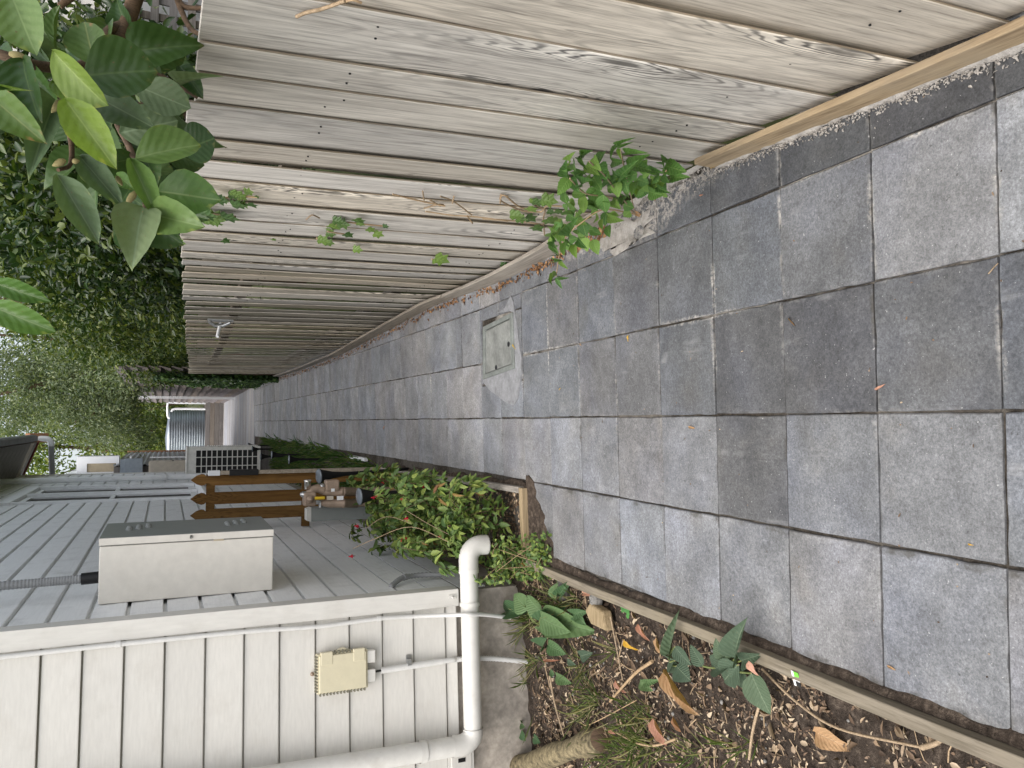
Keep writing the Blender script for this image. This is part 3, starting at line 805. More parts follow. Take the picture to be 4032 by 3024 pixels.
for y in np.arange(-2.0, 16.4, 2.6):
    x = FX(y); MB().prism([(x+.1, y-.05, zg(1, y)-.1), (x+.2, y-.05, zg(1, y)-.1), (x+.2, y+.05, zg(1, y)-.1), (x+.1, y+.05, zg(1, y)-.1)], (-LEAN(y), 0, FTOP(y)-zg(1, y)-.02)).build('post', M['plinth_grey'], fence)
# nail heads
b = MB()
for ya, yb in zip(joints[:-1], joints[1:]):
    for zz in (.34, 1.5):
        for dy in (.07, .15):
            y = ya + dy + prnd.uniform(-.01, .01); ym = (ya+yb)/2; z = zg(1, y) + zz + prnd.uniform(-.03, .03)
            t = (z - zg(1, ym) - .035)/(FTOP(ym)-zg(1, ym)); x = FX(ym) - LEAN(ym)*t + .0 + (dy/.27)*.022 - .006
            b.lathe([(.0, 0), (.0036, .0005), (.0036, .004)], (x - .002, y, z), 7, (1, 0, 0))
tag(b.build('nail_heads', M['blackmatt'], fence), kind='stuff')
# gate catch bolted on the fence
c = px_x(868, 1262, .93)
ht = thing('fence_bracket', c, 'small galvanised hinge bracket with a short rod on the fence face', 'bracket')
MB().obox(c, (.006, 0, 0), (0, .05, 0), (0, .0, .11)).build('plate', M['steel'], ht)
MB().tube([c + np.array([-.02, -.06, .10]), c + np.array([-.05, -.02, .05]), c + np.array([-.05, -.03, -.02]), c + np.array([-.02, -.05, -.08])], .018, 6).build('strap', M['steel'], ht)
MB().tube([c + np.array([-.03, 0, .0]), c + np.array([-.16, -.10, .03])], .016, 6).build('rod', M['pvc_clean'], ht)

# ================================================================== THE HOUSE
WX = -1.08                                     # face of the side wall
house = thing('house', (-2.5, 8, -.3), 'white painted weatherboard house standing along the left side of the path', 'house')
def fy(x): return 4.671 + (.0857/.9963)*(x + 1.478)
FE = -4.6
# linings behind the boards, foundation
b = MB()
b.prism([(WX-.04, 4.74, .1), (WX-.04, 18.15, .1), (-6.5, 18.15, .1), (-6.5, 4.5, .1), (FE-.1, fy(FE)+.05, .1)], (0, 0, 4.75))
b.build('wall', M['lining'], house)
b = MB()
b.prism([(WX-.01, 4.735, -.5), (WX-.01, 18.1, -.5), (-6.4, 18.1, -.5), (-6.4, 4.6, -.5), (FE, fy(FE)+.012, -.5)], (0, 0, .68))
b.build('foundation', M['found'], house)
def wboard(p0, p1, z0, z1, nrm, mat, g=.012, d=.010):
    """one weatherboard: bevelled face, rebated top, proud lower edge"""
    p0 = np.array([p0[0], p0[1], 0.]); p1 = np.array([p1[0], p1[1], 0.]); nrm = np.asarray(nrm, float)
    prof = [(-.035, z0), (0, z0), (.001, z0+.006), (-d, z1-g), (-.028, z1-g), (-.028, z1), (-.035, z1)]
    poly = [p0 + nrm*o + np.array([0, 0, z]) for o, z in prof]
    return MB().prism(poly, p1-p0).build('weatherboard', mat, house, bevel=.0018)
# front boards: joints read from the photograph
zj = [0.178]
for X in (1755, 1628, 1505, 1374, 1240, 1098, 958, 805, 645, 485, 320, 156): zj.append(px_f(X, 2600)[2])
stp = zj[-1] - zj[-2]
while zj[-1] < 4.6: zj.append(zj[-1] + .2)
nF = np.array([.0857, -.9963, 0])
for za, zb in zip(zj[:-1], zj[1:]):
    wboard((FE, fy(FE)), (-1.165, fy(-1.165)), za, zb, nF, M['wall'], .009, .010)
# side boards, split round the window
zs = [-.06 + .195*i for i in range(25)]
WY0, WY1, WZ0, WZ1 = 11.85, 14.6, 1.42, 3.74
for za, zb in zip(zs[:-1], zs[1:]):
    if zb > WZ0 and za < WZ1:
        wboard((WX, 4.79), (WX, WY0), za, zb, (1, 0, 0), M['wall_side'], .022, .006); wboard((WX, WY1), (WX, 18.08), za, zb, (1, 0, 0), M['wall_side'], .022, .006)
    else:
        wboard((WX, 4.79), (WX, 18.08), za, zb, (1, 0, 0), M['wall_side'], .022, .006)
MB().prism([(-1.172, fy(-1.172)-.016, .165), (WX+.014, fy(WX)-.016, .165), (WX+.014, 4.80, .165), (WX-.03, 4.80, .165), (WX-.03, 4.73, .165), (-1.172, 4.73, .165)], (0, 0, 4.6)).build('corner_board', M['trim'], house, bevel=.003)
MB().box((WX-.05, 18.04, -.1), (WX+.016, 18.17, 4.75)).build('corner_board', M['trim'], house, bevel=.003)
# side window
win = MB()
for (a, c_) in (((WX-.03, WY0-.02, WZ0), (WX+.03, WY0+.10, WZ1)), ((WX-.03, WY1-.10, WZ0), (WX+.03, WY1+.02, WZ1)), ((WX-.03, WY0-.04, WZ1-.02), (WX+.035, WY1+.04, WZ1+.12)), ((WX-.03, (WY0+WY1)/2-.06, WZ0), (WX+.028, (WY0+WY1)/2+.06, WZ1))):
    win.box(a, c_)
w_o = win.build('window', M['wframe'], house, bevel=.004)
MB().prism([(WX-.05, WY0-.08, WZ0-.09), (WX+.10, WY0-.08, WZ0-.09), (WX+.10, WY0-.08, WZ0-.04), (WX-.05, WY0-.08, WZ0+.0)], (0, WY1-WY0+.16, 0)).build('sill', M['wframe'], w_o, bevel=.003)
for k in range(2):
    ya = WY0 + .10 + k*((WY1-WY0)/2-.04); yb = ya + (WY1-WY0)/2 - .16
    s_ = MB()
    for a, c_ in (((WX-.06, ya, WZ0), (WX-.015, ya+.08, WZ1)), ((WX-.06, yb-.08, WZ0), (WX-.015, yb, WZ1)), ((WX-.06, ya+.08, WZ0), (WX-.015, yb-.08, WZ0+.1)), ((WX-.06, ya+.08, WZ1-.1), (WX-.015, yb-.08, WZ1)), ((WX-.06, ya+.08, 2.55), (WX-.015, yb-.08, 2.61))): s_.box(a, c_)
    s_.build('sash', M['wframe'], w_o)
    MB().box((WX-.05, ya+.05, WZ0+.05), (WX-.042, yb-.05, WZ1-.05)).build('pane', M['glass'], w_o)
# roof with its eave along the path
ex = -.39; ez = 4.28; sl = .36
def rz(x): return ez + (ex - x)*sl
b = MB(); b.prism([(ex, 4.15, rz(ex)+.06), (-3.7, 4.15, rz(-3.7)+.06), (-3.7, 4.15, rz(-3.7)+.11), (ex-.02, 4.15, rz(ex)+.11)], (0, 14.25, 0))
roof = b.build('roof', M['roofiron'], house)
for i in range(34):
    y = 4.2 + i*.42
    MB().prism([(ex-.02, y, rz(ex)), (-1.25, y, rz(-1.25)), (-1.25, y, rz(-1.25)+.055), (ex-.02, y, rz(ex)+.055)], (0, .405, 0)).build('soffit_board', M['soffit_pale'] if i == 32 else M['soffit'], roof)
MB().prism([(ex-.01, 18.40, rz(ex)-.04), (-3.7, 18.40, rz(-3.7)-.04), (-3.7, 18.40, rz(-3.7)+.13), (ex-.01, 18.40, rz(ex)+.13)], (0, .045, 0)).build('barge_board', M['barge'], roof)
gp = [(ex, .0), (ex+.10, -.0), (ex+.125, .05), (ex+.13, .135), (ex+.115, .135), (ex+.11, .055), (ex+.09, .014), (ex+.012, .014), (ex+.012, .13), (ex, .13)]
MB().prism([(x, 4.1, ez-.02+z) for x, z in gp], (0, 14.2, 0)).build('gutter', M['gutter'], roof)
MB().prism([(ex-.03, 18.3, ez+.12), (ex+.16, 18.3, ez+.12), (ex+.16, 18.3, ez+.20), (ex-.03, 18.3, ez+.20)], (0, .22, -.30)).build('ridge_end', M['terracotta'], roof)
# small rear wing carrying the far boxes
MB().box((-3.5, 18.20, -.4), (-1.16, 22.5, 3.9)).build('rear_wing', M['wall_side'], house)
bw = MB()
x0, x1, z0, z1, yb = -1.16, -.80, 2.87, 3.74, 20.3
for a, c_ in (((x0, yb, z0), (x1, yb+.06, z0+.06)), ((x0, yb, z1-.21), (x1, yb+.06, z1)), ((x1-.16, yb, z0+.06), (x1, yb+.06, z1-.21)), ((x0, yb+.06, z0), (x1, yb+.5, z1))): bw.box(a, c_)
bwo = bw.build('box_window', M['whitebox'], house)
MB().box((x0+.002, yb+.03, z0+.06), (x1-.16, yb+.055, z1-.21)).build('blind', M['tan'], bwo)
for k in range(3):
    MB().prism([(x0, 20.0, 2.60+.09*k), (x0+.1+.1*(3-k)*.9, 20.0, 2.60+.09*k), (x0+.1+.1*(3-k)*.9, 20.0, 2.635+.09*k), (x0, 20.0, 2.635+.09*k)], (0, .3, .0)).build('louvre', M['whitebox'], bwo)

# things fixed to the front of the house
def off(p, d): return np.asarray(p) + nF*d
pc = [px_f(X, Y, -.085) for X, Y in ((1845, 2215), (1845, 2340), (1845, 2600), (1845, 2870))]
dp = thing('downpipe', pc[0], 'thick white pipe running low across the house front and rising at the left', 'downpipe')
el = px_f(1845, 2925, -.085); el2 = px_f(1770, 2952, -.085); up1 = px_f(1250, 3035, -.085); up2 = up1 + (up1 - el2)*1.3
up2[2] = max(up2[2], 2.6)
zl = (pc[0][2] + pc[3][2]) / 2
for p in pc: p[2] = zl
RP = .058
MB().tube(pc, RP, 20).build('horizontal_pipe', M['pvc'], dp)
rb = pc[0] + FD*.02
MB().tube([pc[0] - FD*.06, pc[0] + FD*.02] + [pc[0] + FD*(.02+.085*math.sin(a)) - np.array([0, 0, .085*(1-math.cos(a))]) for a in np.linspace(.2, math.pi/2, 7)] + [pc[0] + FD*.105 - np.array([0, 0, .125])], RP+.005, 20, caps=False).build('elbow', M['pvc'], dp)
e_ = pc[0] + FD*.105 - np.array([0, 0, .13])
MB().lathe([(RP+.005, .01), (RP+.005, 0), (RP-.002, -.002), (RP-.002, .08), (0, .08)], e_, 20, (0, 0, 1)).build('open_end', M['pvc'], dp)
l0 = pc[3]; d_up = (up2 - el2)/np.linalg.norm(up2 - el2)
crn = l0 - FD*.09
arc = [l0, l0 - FD*.02] + [crn + FD*.07*(1-math.sin(a)) * 1 + d_up*.09*(1-math.cos(a)) - FD*.0 for a in np.linspace(.2, math.pi/2, 6)] + [crn + d_up*.14]
MB().tube(arc, RP+.005, 20, caps=False).build('elbow', M['pvc'], dp)
MB().tube([crn + d_up*.10, crn + d_up*2.6], RP+.001, 20).build('rising_pipe', M['pvc'], dp)
for p in (pc[1] - FD*.06, pc[0] - FD*.055):
    MB().tube([p - FD*.012, p + FD*.012], RP+.006, 20, caps=False).build('collar', M['pvc'], dp)
sp_ = crn + d_up*.33
MB().tube([sp_ - d_up*.02, sp_ + d_up*.02], RP+.007, 20, caps=False).build('collar', M['pvc'], dp)
cl = px_f(1772, 2352, -.02)
b = MB().obox(cl + FD*.0 + np.array([0, 0, .0]), FD*.013, nF*.003, (0, 0, .024)); b.lathe([(0, .012), (.008, .010), (.008, 0)], off(cl, .006), 8, nF)
b.build('bracket', M['pvc'], dp)
# conduits and the grey telephone box
q = [px_f(X, Y, -.022) for X, Y in ((0, 2588), (466, 2537), (995, 2485), (1257, 2467), (1492, 2436), (1650, 2426))]
q = [q[0] + (q[0]-q[1])*2.2] + q + [px_f(1780, 2422, -.09), px_f(1845, 2420, -.158), px_f(1905, 2420, -.12), px_f(2010, 2432, -.05)]
cd = thing('conduit', q[4], 'thin white conduit down the corner board crossing over the thick pipe', 'conduit')
MB().tube(bez(q, 4), .0135, 8).build('tube', M['conduit'], cd)
for X, Y in ((466, 2537), (1492, 2436)):
    p = px_f(X, Y, -.02); MB().tube([p - np.array([0, 0, .012]), p + np.array([0, 0, .012])], .018, 10).build('clip', M['conduit'], cd)
tb0 = px_f(1342, 2637, -.0); ux = FD; uz = np.array([0, 0, 1.0])
tel = thing('telephone_box', tb0, 'small cream ribbed telephone junction box on the front wall', 'junction box')
TW, TH, TD = .112, .150, .052
ctr = off(tb0, TD/2+.004)
MB().obox(ctr, ux*TW, nF*TD/2, uz*TH).build('case', M['cream'], tel, bevel=.006)
MB().obox(off(tb0, TD+.010), ux*(TW-.008), nF*.008, uz*(TH-.012)).build('cover', M['cream'], tel, bevel=.004)
b = MB()
for i in range(12):
    b.obox(off(tb0, .045) + uz*(TH+.003) + ux*(-.095+.0175*i), ux*.0045, nF*.014, uz*.008)
for i in range(14):
    b.obox(off(tb0, .045) - ux*(TW+.003) + uz*(-.13+.02*i), ux*.008, nF*.014, uz*.0045)
for i in range(6):
    b.obox(off(tb0, .045) + ux*(TW+.003) + uz*(-.045+.022*i), ux*.008, nF*.014, uz*.0045)
b.build('rib_gap_shade', M['creamdark'], tel)  # dark strips colour in the shade between the ribs of the case
for s in (-1, 1):
    MB().obox(off(tb0, .058) + ux*(TW-.024) + uz*s*.095, ux*.036, nF*.014, uz*.034).build('latch', M['cream'], tel, bevel=.003)
    MB().obox(off(tb0, .03) - uz*(TH+.022) + ux*(.055*s + .01), ux*.036, nF*.024, uz*.026).build('gland', M['trim'], tel, bevel=.005)
MB().prism([off(tb0, .03) + ux*(TW) + uz*.055, off(tb0, .03) + ux*(TW+.022) + uz*.012, off(tb0, .03) + ux*(TW+.022) - uz*.012, off(tb0, .03) + ux*TW - uz*.055], nF*.012).build('lug', M['cream'], tel)
MB().lathe([(0, .012), (.012, .008), (.012, 0)], off(tb0, .012) + uz*(TH+.02), 10, nF).build('screw', M['brass'], tel)
q = [px_f(X, Y, -.03) for X, Y in ((1478, 2644), (1500, 2640), (1600, 2625), (1740, 2604))]
tc = thing('conduit', q[0], 'short white conduit from the cream junction box into a ribbed grey hose', 'conduit')
MB().tube(q[:1] + q[1:2], .007, 8).build('cable', M['black'], tc)
MB().tube(q[1:], .0195, 12).build('tube', M['conduit'], tc)
hose = [px_f(X, Y, o_) for X, Y, o_ in ((1735, 2604, -.03), (1780, 2598, -.03), (1800, 2596, -.012), (1890, 2592, -.012), (1960, 2594, -.02), (2080, 2605, -.03))]
hq = bez(hose, 14)
MB().tube(hq, [.0185 if i % 2 else .0150 for i in range(len(hq))], 10).build('ribbed_hose', M['conduit'], tc)
p = px_f(1610, 2610, -.03)
MB().tube([p + uz*.012 - ux*.0, p - uz*.012], .0235, 10).build('clamp', M['steel'], tc)
MB().obox(off(px_f(1608, 2592, 0), .006), ux*.022, nF*.003, uz*.016).build('clamp_tab', M['steel'], tc)
# vent plate low on the wall
vb = px_f(1815, 2990, -.004)
vt = thing('wall_vent', vb, 'small square stepped vent plate low on the front wall', 'vent')
for k, (s, d) in enumerate(((.085, .008), (.066, .015), (.048, .010))):
    MB().obox(off(vb, d/2), ux*s, nF*d/2, uz*s).build('vent_frame', M['wall'], vt, bevel=.003)
MB().obox(off(vb, .0165), ux*.012, nF*.001, uz*.024).build('slot', M['black'], vt)

# meter cabinet on the side wall
cy0, cy1, cx1, cz0, cz1 = 5.20, 5.92, -.688, 1.25, 2.243
cab = thing('meter_cabinet', (WX, cy0, cz0), 'tall cream metal meter cabinet fixed to the side wall', 'cabinet')
MB().box((WX+.002, cy0, cz0), (cx1-.05, cy1, cz1)).build('case', M['cabinet'], cab, bevel=.006)
door = MB().box((cx1-.046, cy0-.006, cz0-.002), (cx1, cy1+.004, cz1+.004)).build('door', M['cabdoor'], cab, bevel=.004)
MB().box((cx1-.044, cy0-.0085, cz0-.0), (cx1-.003, cy0-.0062, cz1+.002)).build('door_edge', M['cabinet'], door)
for zc in (cz0+.20, cz1-.2):
    for (dy, dz) in ((-.12, .05), (-.02, .05), (-.07, 0), (.03, 0), (-.02, -.05), (.08, -.05)):
        p = np.array([cx1, (cy0+cy1)/2 + dy + .05, zc + dz*1.1])
        MB().lathe([(.022, 0), (.018, .012), (.006, .018), (0, .018)], p, 8, (1, 0, -.2)).build('dimple', M['cabdoor'], door)
MB().box((cx1-.03, cy0-.014, 1.735), (cx1-.012, cy0-.006, 1.748)).build('latch', M['black'], cab)
MB().box((cx1-.024, cy0-.03, 1.738), (cx1-.018, cy0-.014, 1.745)).build('key', M['steel'], cab)
MB().box((cx1-.056, cy0-.004, 1.55), (cx1-.044, cy0-.0005, 1.61)).build('hinge', M['tan'], cab)
cb = [np.array([WX+.04, 5.55, cz1]), np.array([WX+.04, 5.55, cz1+.085])]
x_c = px_y(345, 2268, 5.4)[0]
cq = [np.array([-.96, 5.45, cz1 - .01]), np.array([-.965, 5.45, cz1+.11])]
fc = thing('flexible_conduit', cq[0], 'ribbed grey cable conduit rising from the cream cabinet along the wall', 'conduit')
MB().tube(cq, .036, 14).build('connector', M['black'], fc)
cr = bez([cq[1], np.array([-.972, 5.46, cz1+.5]), np.array([-.98, 5.47, 3.4]), np.array([-.99, 5.48, 4.4])], 46)
MB().tube(cr, [.028 if i % 2 else .0245 for i in range(len(cr))], 12, smooth=False).build('ribbed_hose', M['conduit_grey'], fc)
# tapered grey box duct beside it
# side wall downpipe beyond the window
sd = thing('downpipe', (-1.0, 15.5, 0), 'white downpipe on the side wall beyond the tall window', 'downpipe')
MB().tube([(-1.01, 15.55, -.1), (-1.01, 15.55, 1.9)], .055, 12).build('lower_pipe', M['pvc_clean'], sd)
MB().tube([(-1.01, 15.5, 1.9), (-1.01, 15.4, 4.5)], .05, 12).build('upper_pipe', M['pvc_clean'], sd)
MB().tube([(-1.01, 15.52, 1.86), (-1.01, 15.52, 1.94)], .062, 12).build('collar', M['pvc_clean'], sd)
gd = thing('gutter_outlet', (-.3, 18.3, 4.1), 'white gutter outlet pipe with an elbow at the roof corner', 'downpipe')
p0 = np.array([-.33, 18.44, 4.33]); p1 = np.array([-.345, 18.44, 4.13])
MB().tube([p0] + [np.array([-.345-.10*(1-math.cos(a)), 18.44, 4.14 - .10*math.sin(a)]) for a in np.linspace(.1, math.pi/2, 7)] + [np.array([-.50, 18.44, 4.04])], .058, 14).build('elbow', M['pvc_clean'], gd)
MB().tube([(-.47, 18.44, 4.04), (-1.2, 18.44, 4.0)], .054, 14).build('pipe', M['conduit_grey'], gd)

# ribbed hose end coming out low on the side wall
q = [px_x(X, Y, WX+.035) for X, Y in ((1538, 2292), (1580, 2278), (1640, 2266), (1740, 2262))]; q[0][0] -= .03
hz = thing('drain_hose', q[0], 'short ribbed grey drain hose low on the side wall behind the shrub', 'hose')
hq = bez(q, 12); MB().tube(hq, [.019 if i % 2 else .0155 for i in range(len(hq))], 10).build('hose', M['conduit_grey'], hz)
MB().tube([hq[14], hq[17]], .0215, 10).build('clip', M['conduit_grey'], hz)

# ================================================================== EDGING BOARDS
def edging(name, pts, w, h0, h1, mat, label, group='edging boards of the beds'):
    b = MB(); v = []
    for i, (x, y) in enumerate(pts):
        a = np.array(pts[min(i+1, len(pts)-1)]) - np.array(pts[max(i-1, 0)]); a = a/np.linalg.norm(a); nrm = np.array([a[1], -a[0]])*w/2
        z = zg(x, y)
        v += [(x-nrm[0], y-nrm[1], z-h0), (x+nrm[0], y+nrm[1], z-h0), (x+nrm[0], y+nrm[1], z+h1), (x-nrm[0], y-nrm[1], z+h1)]
    n = len(pts)
    b.add(v, [(i*4+j, i*4+(j+1) % 4, (i+1)*4+(j+1) % 4, (i+1)*4+j) for i in range(n-1) for j in range(4)] + [(0,3,2,1), tuple((n-1)*4+q for q in range(4))])
    return tag(b.build(name, mat, bevel=.004), label, 'edging board', group)
edging('edging_board', [(-.842 - .0125*(y-1.2) + .004*math.sin(y*3), y) for y in np.arange(-2.6, 4.62, .25)], .046, .09, .056, M['edging'], 'long pale timber edging board between the pavers and the leaf littered bed')
edging('edging_board', [(-.80, 4.44), (-.60, 4.445), (-.415, 4.445)], .05, .09, .055, M['edging_x'], 'short timber edging board crossing the end of the last paver column')
edging('edging_board', [(-.430 - .021*(y-4.47), y) for y in np.arange(4.475, 7.6, .3)], .04, .09, .06, M['plinth_grey'], 'grey timber edging board along the red flowered shrub')
edging('edging_board', [(-.505, 7.66), (-.50, 8.3)], .04, .09, .05, M['plinth_grey'], 'short tilted end of grey edging beside the picket fence')

# ================================================================== ACCESS COVER
hc = [px_g(1700+x/2.5525, 1000+y/2.5525, .004) for x, y in ((525, 1262), (842, 1150), (822, 585), (525, 735))]
hat = thing('access_cover', np.mean(hc, 0), 'rectangular grey green metal access cover set in the pavers', 'access cover')
hcm = np.mean(hc, 0)
def ring_poly(pts, z0, z1, inset):
    b = MB(); c = np.mean(pts, 0); a = [np.array(p) for p in pts]; i_ = [p + (c-p)*inset for p in a]
    up = lambda L, z: [p + np.array([0, 0, z]) for p in L]
    v = up(a, z0) + up(a, z1) + up(i_, z1) + up(i_, z0)
    b.add(v, [(r_*4+k, r_*4+(k+1) % 4, (r_+1)*4+(k+1) % 4, (r_+1)*4+k) for r_ in range(3) for k in range(4)]); return b
ring_poly(hc, -.03, .012, .17).build('frame', M['hatchframe'], hat, bevel=.004)
li = [p + (hcm-p)*.185 for p in hc]
b = MB().prism([p + np.array([0, 0, -.02]) for p in li], (0, 0, .030)); b.build('lid', M['hatchlid'], hat, bevel=.012)
for a_, b_ in ((1, 2), (0, 1)):
    p = li[a_]*.55 + li[b_]*.45 + (hcm - (li[a_]*.55 + li[b_]*.45))*.10 + np.array([0, 0, .0102])
    MB().lathe([(0, .001), (.014, .001), (.018, .003), (.018, 0)], p, 10, (0, 0, 1)).build('lifting_hole', M['black'], hat)
# pale mortar thrown round two sides of it
mp = [px_g(1700+x/2.5525, 1000+y/2.5525, 0) for x, y in ((520, 1285), (590, 1370), (680, 1440), (760, 1500), (835, 1520), (872, 1450), (890, 1320), (908, 1180), (905, 1030), (880, 850), (850, 640), (825, 480), (800, 415), (775, 470), (740, 545), (640, 610), (700, 590), (800, 575), (822, 585), (842, 1150), (525, 1262))]
b = MB(); v = [tuple(p + np.array([0, 0, .0055 + .0015*prnd.random()])) for p in mp]
b.prism([np.array(p) - np.array([0, 0, .012]) for p in v], (0, 0, .012))
tag(b.build('mortar_patch', M['mortar']), 'rough pale mortar patch poured along two sides of the access cover', 'mortar')

# ================================================================== PICKET FENCE AND WHAT STANDS BY THE WALL
PY = 8.15
pf = thing('picket_fence', (-.75, PY, -.25), 'short brown stained picket fence with notched tops across the side bed', 'fence')
def picket(xc, zt, w=.118):
    zb = -.26
    h = w/2
    pr = [(-h, zb), (h, zb), (h, zt-.19), (h*.62, zt-.168), (h*.52, zt-.148), (h*.9, zt-.125), (h*.98, zt-.10), (h*.72, zt-.055), (0, zt), (-h*.72, zt-.055), (-h*.98, zt-.10), (-h*.9, zt-.125), (-h*.52, zt-.148), (-h*.62, zt-.168), (-h, zt-.19)]
    return MB().prism([(xc+x, PY-.02, z) for x, z in pr], (0, .024, 0)).build('picket', M['picket'], pf, bevel=.002)
pxs = [px_y(*zoom(500, 1350, 2.212)(570, yy), PY) for yy in (1195, 1360, 1505)]
for p in pxs: picket(p[0], px_y(*zoom(500, 1350, 2.212)(551, 1360), PY)[2])
xm = pxs[1][0]
for X in (727, 1560):
    p = px_y(*zoom(500, 1350, 2.212)(X, 1340), PY)
    MB().box((-1.07, PY+.006, p[2]-.04), (pxs[0][0]+.05, PY+.05, p[2]+.04)).build('rail', M['picket'], pf)
gp0 = px_y(*zoom(500, 1350, 2.212)(1000, 1122), PY-.06)
gpx = gp0[0] - .005
MB().box((gpx-.02, PY-.09, -.27), (gpx+.018, PY-.03, px_y(*zoom(500, 1350, 2.212)(800, 1122), PY-.06)[2])).build('gate_post', M['plinth_grey'], pf, bevel=.003)
za, zb = px_y(*zoom(500, 1350, 2.212)(705, 1122), PY-.06)[2], px_y(*zoom(500, 1350, 2.212)(810, 1122), PY-.06)[2]
MB().box((gpx-.026, PY-.096, zb), (gpx+.024, PY-.024, za)).build('post_cap', M['pvc_clean'], pf, bevel=.004)
za, zb = px_y(*zoom(500, 1350, 2.212)(890, 1122), PY-.06)[2], px_y(*zoom(500, 1350, 2.212)(1142, 1122), PY-.06)[2]
MB().box((gpx-.03, PY-.1, zb), (gpx+.028, PY-.02, za)).build('latch_sleeve', M['black'], pf, bevel=.004)
p = px_g(*zoom(1000, 1650, 4.022)(1600, 738)); 
ws = MB().box((-.45, 8.8, zg(-.45, 9)+.01), (-.41, 9.6, zg(-.45, 9)+.05)).build('white_strip', M['pvc_clean']); tag(ws, 'white plastic strip lying in the grass beside the picket fence', 'strip')

# bronze valve set: two upright barrels, chrome cap, yellow lever
VY = 6.3
zv = zoom(1000, 1650, 4.022)
def vp(x, y, dy=0.0): return px_y(*zv(x, y), VY + dy)
val = thing('valve_assembly', vp(1400, 1240), 'bronze twin barrel water valve with yellow lever in front of the picket fence', 'valve')
def vbar(x0, x1, y, rpx, nm='barrel', rings=()):
    a, b_ = vp(x0, y), vp(x1, y); L = np.linalg.norm(b_-a); ax = (b_-a)/L; s_ = VY/3028/4.022*1.08
    r0 = rpx*s_
    pr = [(0, 0), (r0*.55, 0), (r0*.8, L*.10), (r0*.98, L*.2), (r0, L*.25)]
    for (u, g) in rings: pr += [(r0, L*(u-.03)), (r0*g, L*(u-.025)), (r0*g, L*(u+.025)), (r0, L*(u+.03))]
    pr += [(r0, L), (0, L)]
    return MB().lathe(pr, a, 16, ax).build(nm, M['brass'], val)
vbar(1060, 1600, 1150, 62, rings=((.60, 1.12), (.68, 1.1)))
vbar(1060, 1640, 1335, 62, rings=((.62, 1.1),))
c = vp(875, 1262)
MB().obox(c, (.055, 0, 0), (0, .05, 0), (0, 0, .048)).build('valve_body', M['brass'], val, bevel=.014)
MB().lathe([(0, 0), (.030, 0), (.030, .02), (.012, .022), (.012, .04), (0, .04)], c + np.array([0, -.05, 0]), 14, (0, -1, 0)).build('spindle', M['brass'], val)
a = vp(1000, 1100); b = MB(); b.tube([vp(870, 1190), vp(930, 1120), vp(1000, 1095), vp(1100, 1130)], .034, 12); b.build('manifold', M['brass'], val)
a = vp(850, 1110); MB().lathe([(0, 0), (.026, 0), (.026, .055), (.028, .06), (.028, .075), (0, .075)], a - np.array([.0, 0, .0]), 14, (1, 0, .02)).build('chrome_cap', M['chrome'], val)
MB().lathe([(0, 0), (.02, .004), (.024, .02), (.018, .036), (0, .042)], vp(1080, 1100), 12, (1, 0, 0)).build('air_cap', M['steel'], val)
MB().obox(vp(1230, 1050), (.045, 0, 0), (0, .045, 0), (0, 0, .055)).build('relief_valve', M['brass'], val, bevel=.012)
MB().obox(vp(1040, 1250, -.06), (.011, 0, 0), (0, .006, 0), (0, 0, .04)).build('lever', M['yellow'], val, bevel=.004)
for x in (1205, 1365): MB().obox(vp(x, 1250, -.03), (.016, 0, 0), (0, .004, 0), (0, 0, .026)).build('tag', M['pvc_clean'] if x > 1300 else M['beige'], val)
MB().obox(vp(1250, 1125, -.07), (.012, 0, 0), (0, .002, 0), (0, 0, .014)).build('label', M['pvc_clean'], val)
MB().tube([vp(730, 1190), vp(760, 1190), vp(800, 1200)], [.01, .022, .03], 10).build('stem', M['steel'], val)
MB().tube([vp(1050, 1320), vp(1050, 1400)], .014, 8).build('inlet', M['steel'], val)
for y_ in (1150, 1335):
    e = vp(1590, y_); MB().tube([e, np.array([e[0], e[1], zg(e[0], e[1])-.05])], .03, 10).build('riser', M['brass'], val)
# grey duct with a pale cap
zb_ = zoom(700, 1800, 2.765)
d0 = px_y(*zb_(1392, 615), 6.45); d1 = px_y(*zb_(2000, 610), 6.45)
gdct = thing('grey_post', (d0[0], 6.45, zg(d0[0], 6.45)), 'square grey post with a pale cap between the valve and the wall', 'post')
MB().box((d0[0]-.06, 6.39, -.30), (d0[0]+.05, 6.5, d0[2]-.035)).build('shaft', M['cabdoor'], gdct, bevel=.004)
MB().prism([(d0[0]-.062, 6.388, d0[2]-.035), (d0[0]+.052, 6.388, d0[2]-.035), (d0[0]+.04, 6.388, d0[2]), (d0[0]-.05, 6.388, d0[2])], (0, .114, 0)).build('cap', M['pvc'], gdct)

# black solar stake lights
def solar(base, top, lean_tip=None):
    base = np.asarray(base, float); top = np.asarray(top, float)
    s = thing('garden_light', base, None, 'garden light', 'black solar stake lights in the side bed')
    ax = top - base; L = np.linalg.norm(ax); ax /= L
    MB().lathe([(0, 0), (.010, 0), (.016, L*.06), (.016, L*.55), (.019, L*.72), (.032, L*.85), (.054, L*.955), (.066, L*.985), (.066, L*.99), (0, L*.99)], base, 14, ax).build('stake', M['blackmatt'], s)
    MB().lathe([(0, L*.991), (.067, L*.991), (.067, L*.998), (.05, L+.004), (0, L+.006)], base, 14, ax).build('lamp_head', M['solarglass'], s)
    return s
ls = []
for (x, y, z) in ((1275, 1808, .50), (1196, 1790, .52), (1140, 1797, .52), (1092, 1768, .5), (1072, 1755, .5)):
    g = px_g(x, y); ls.append(solar(g, g + np.array([.005, 0, z])))
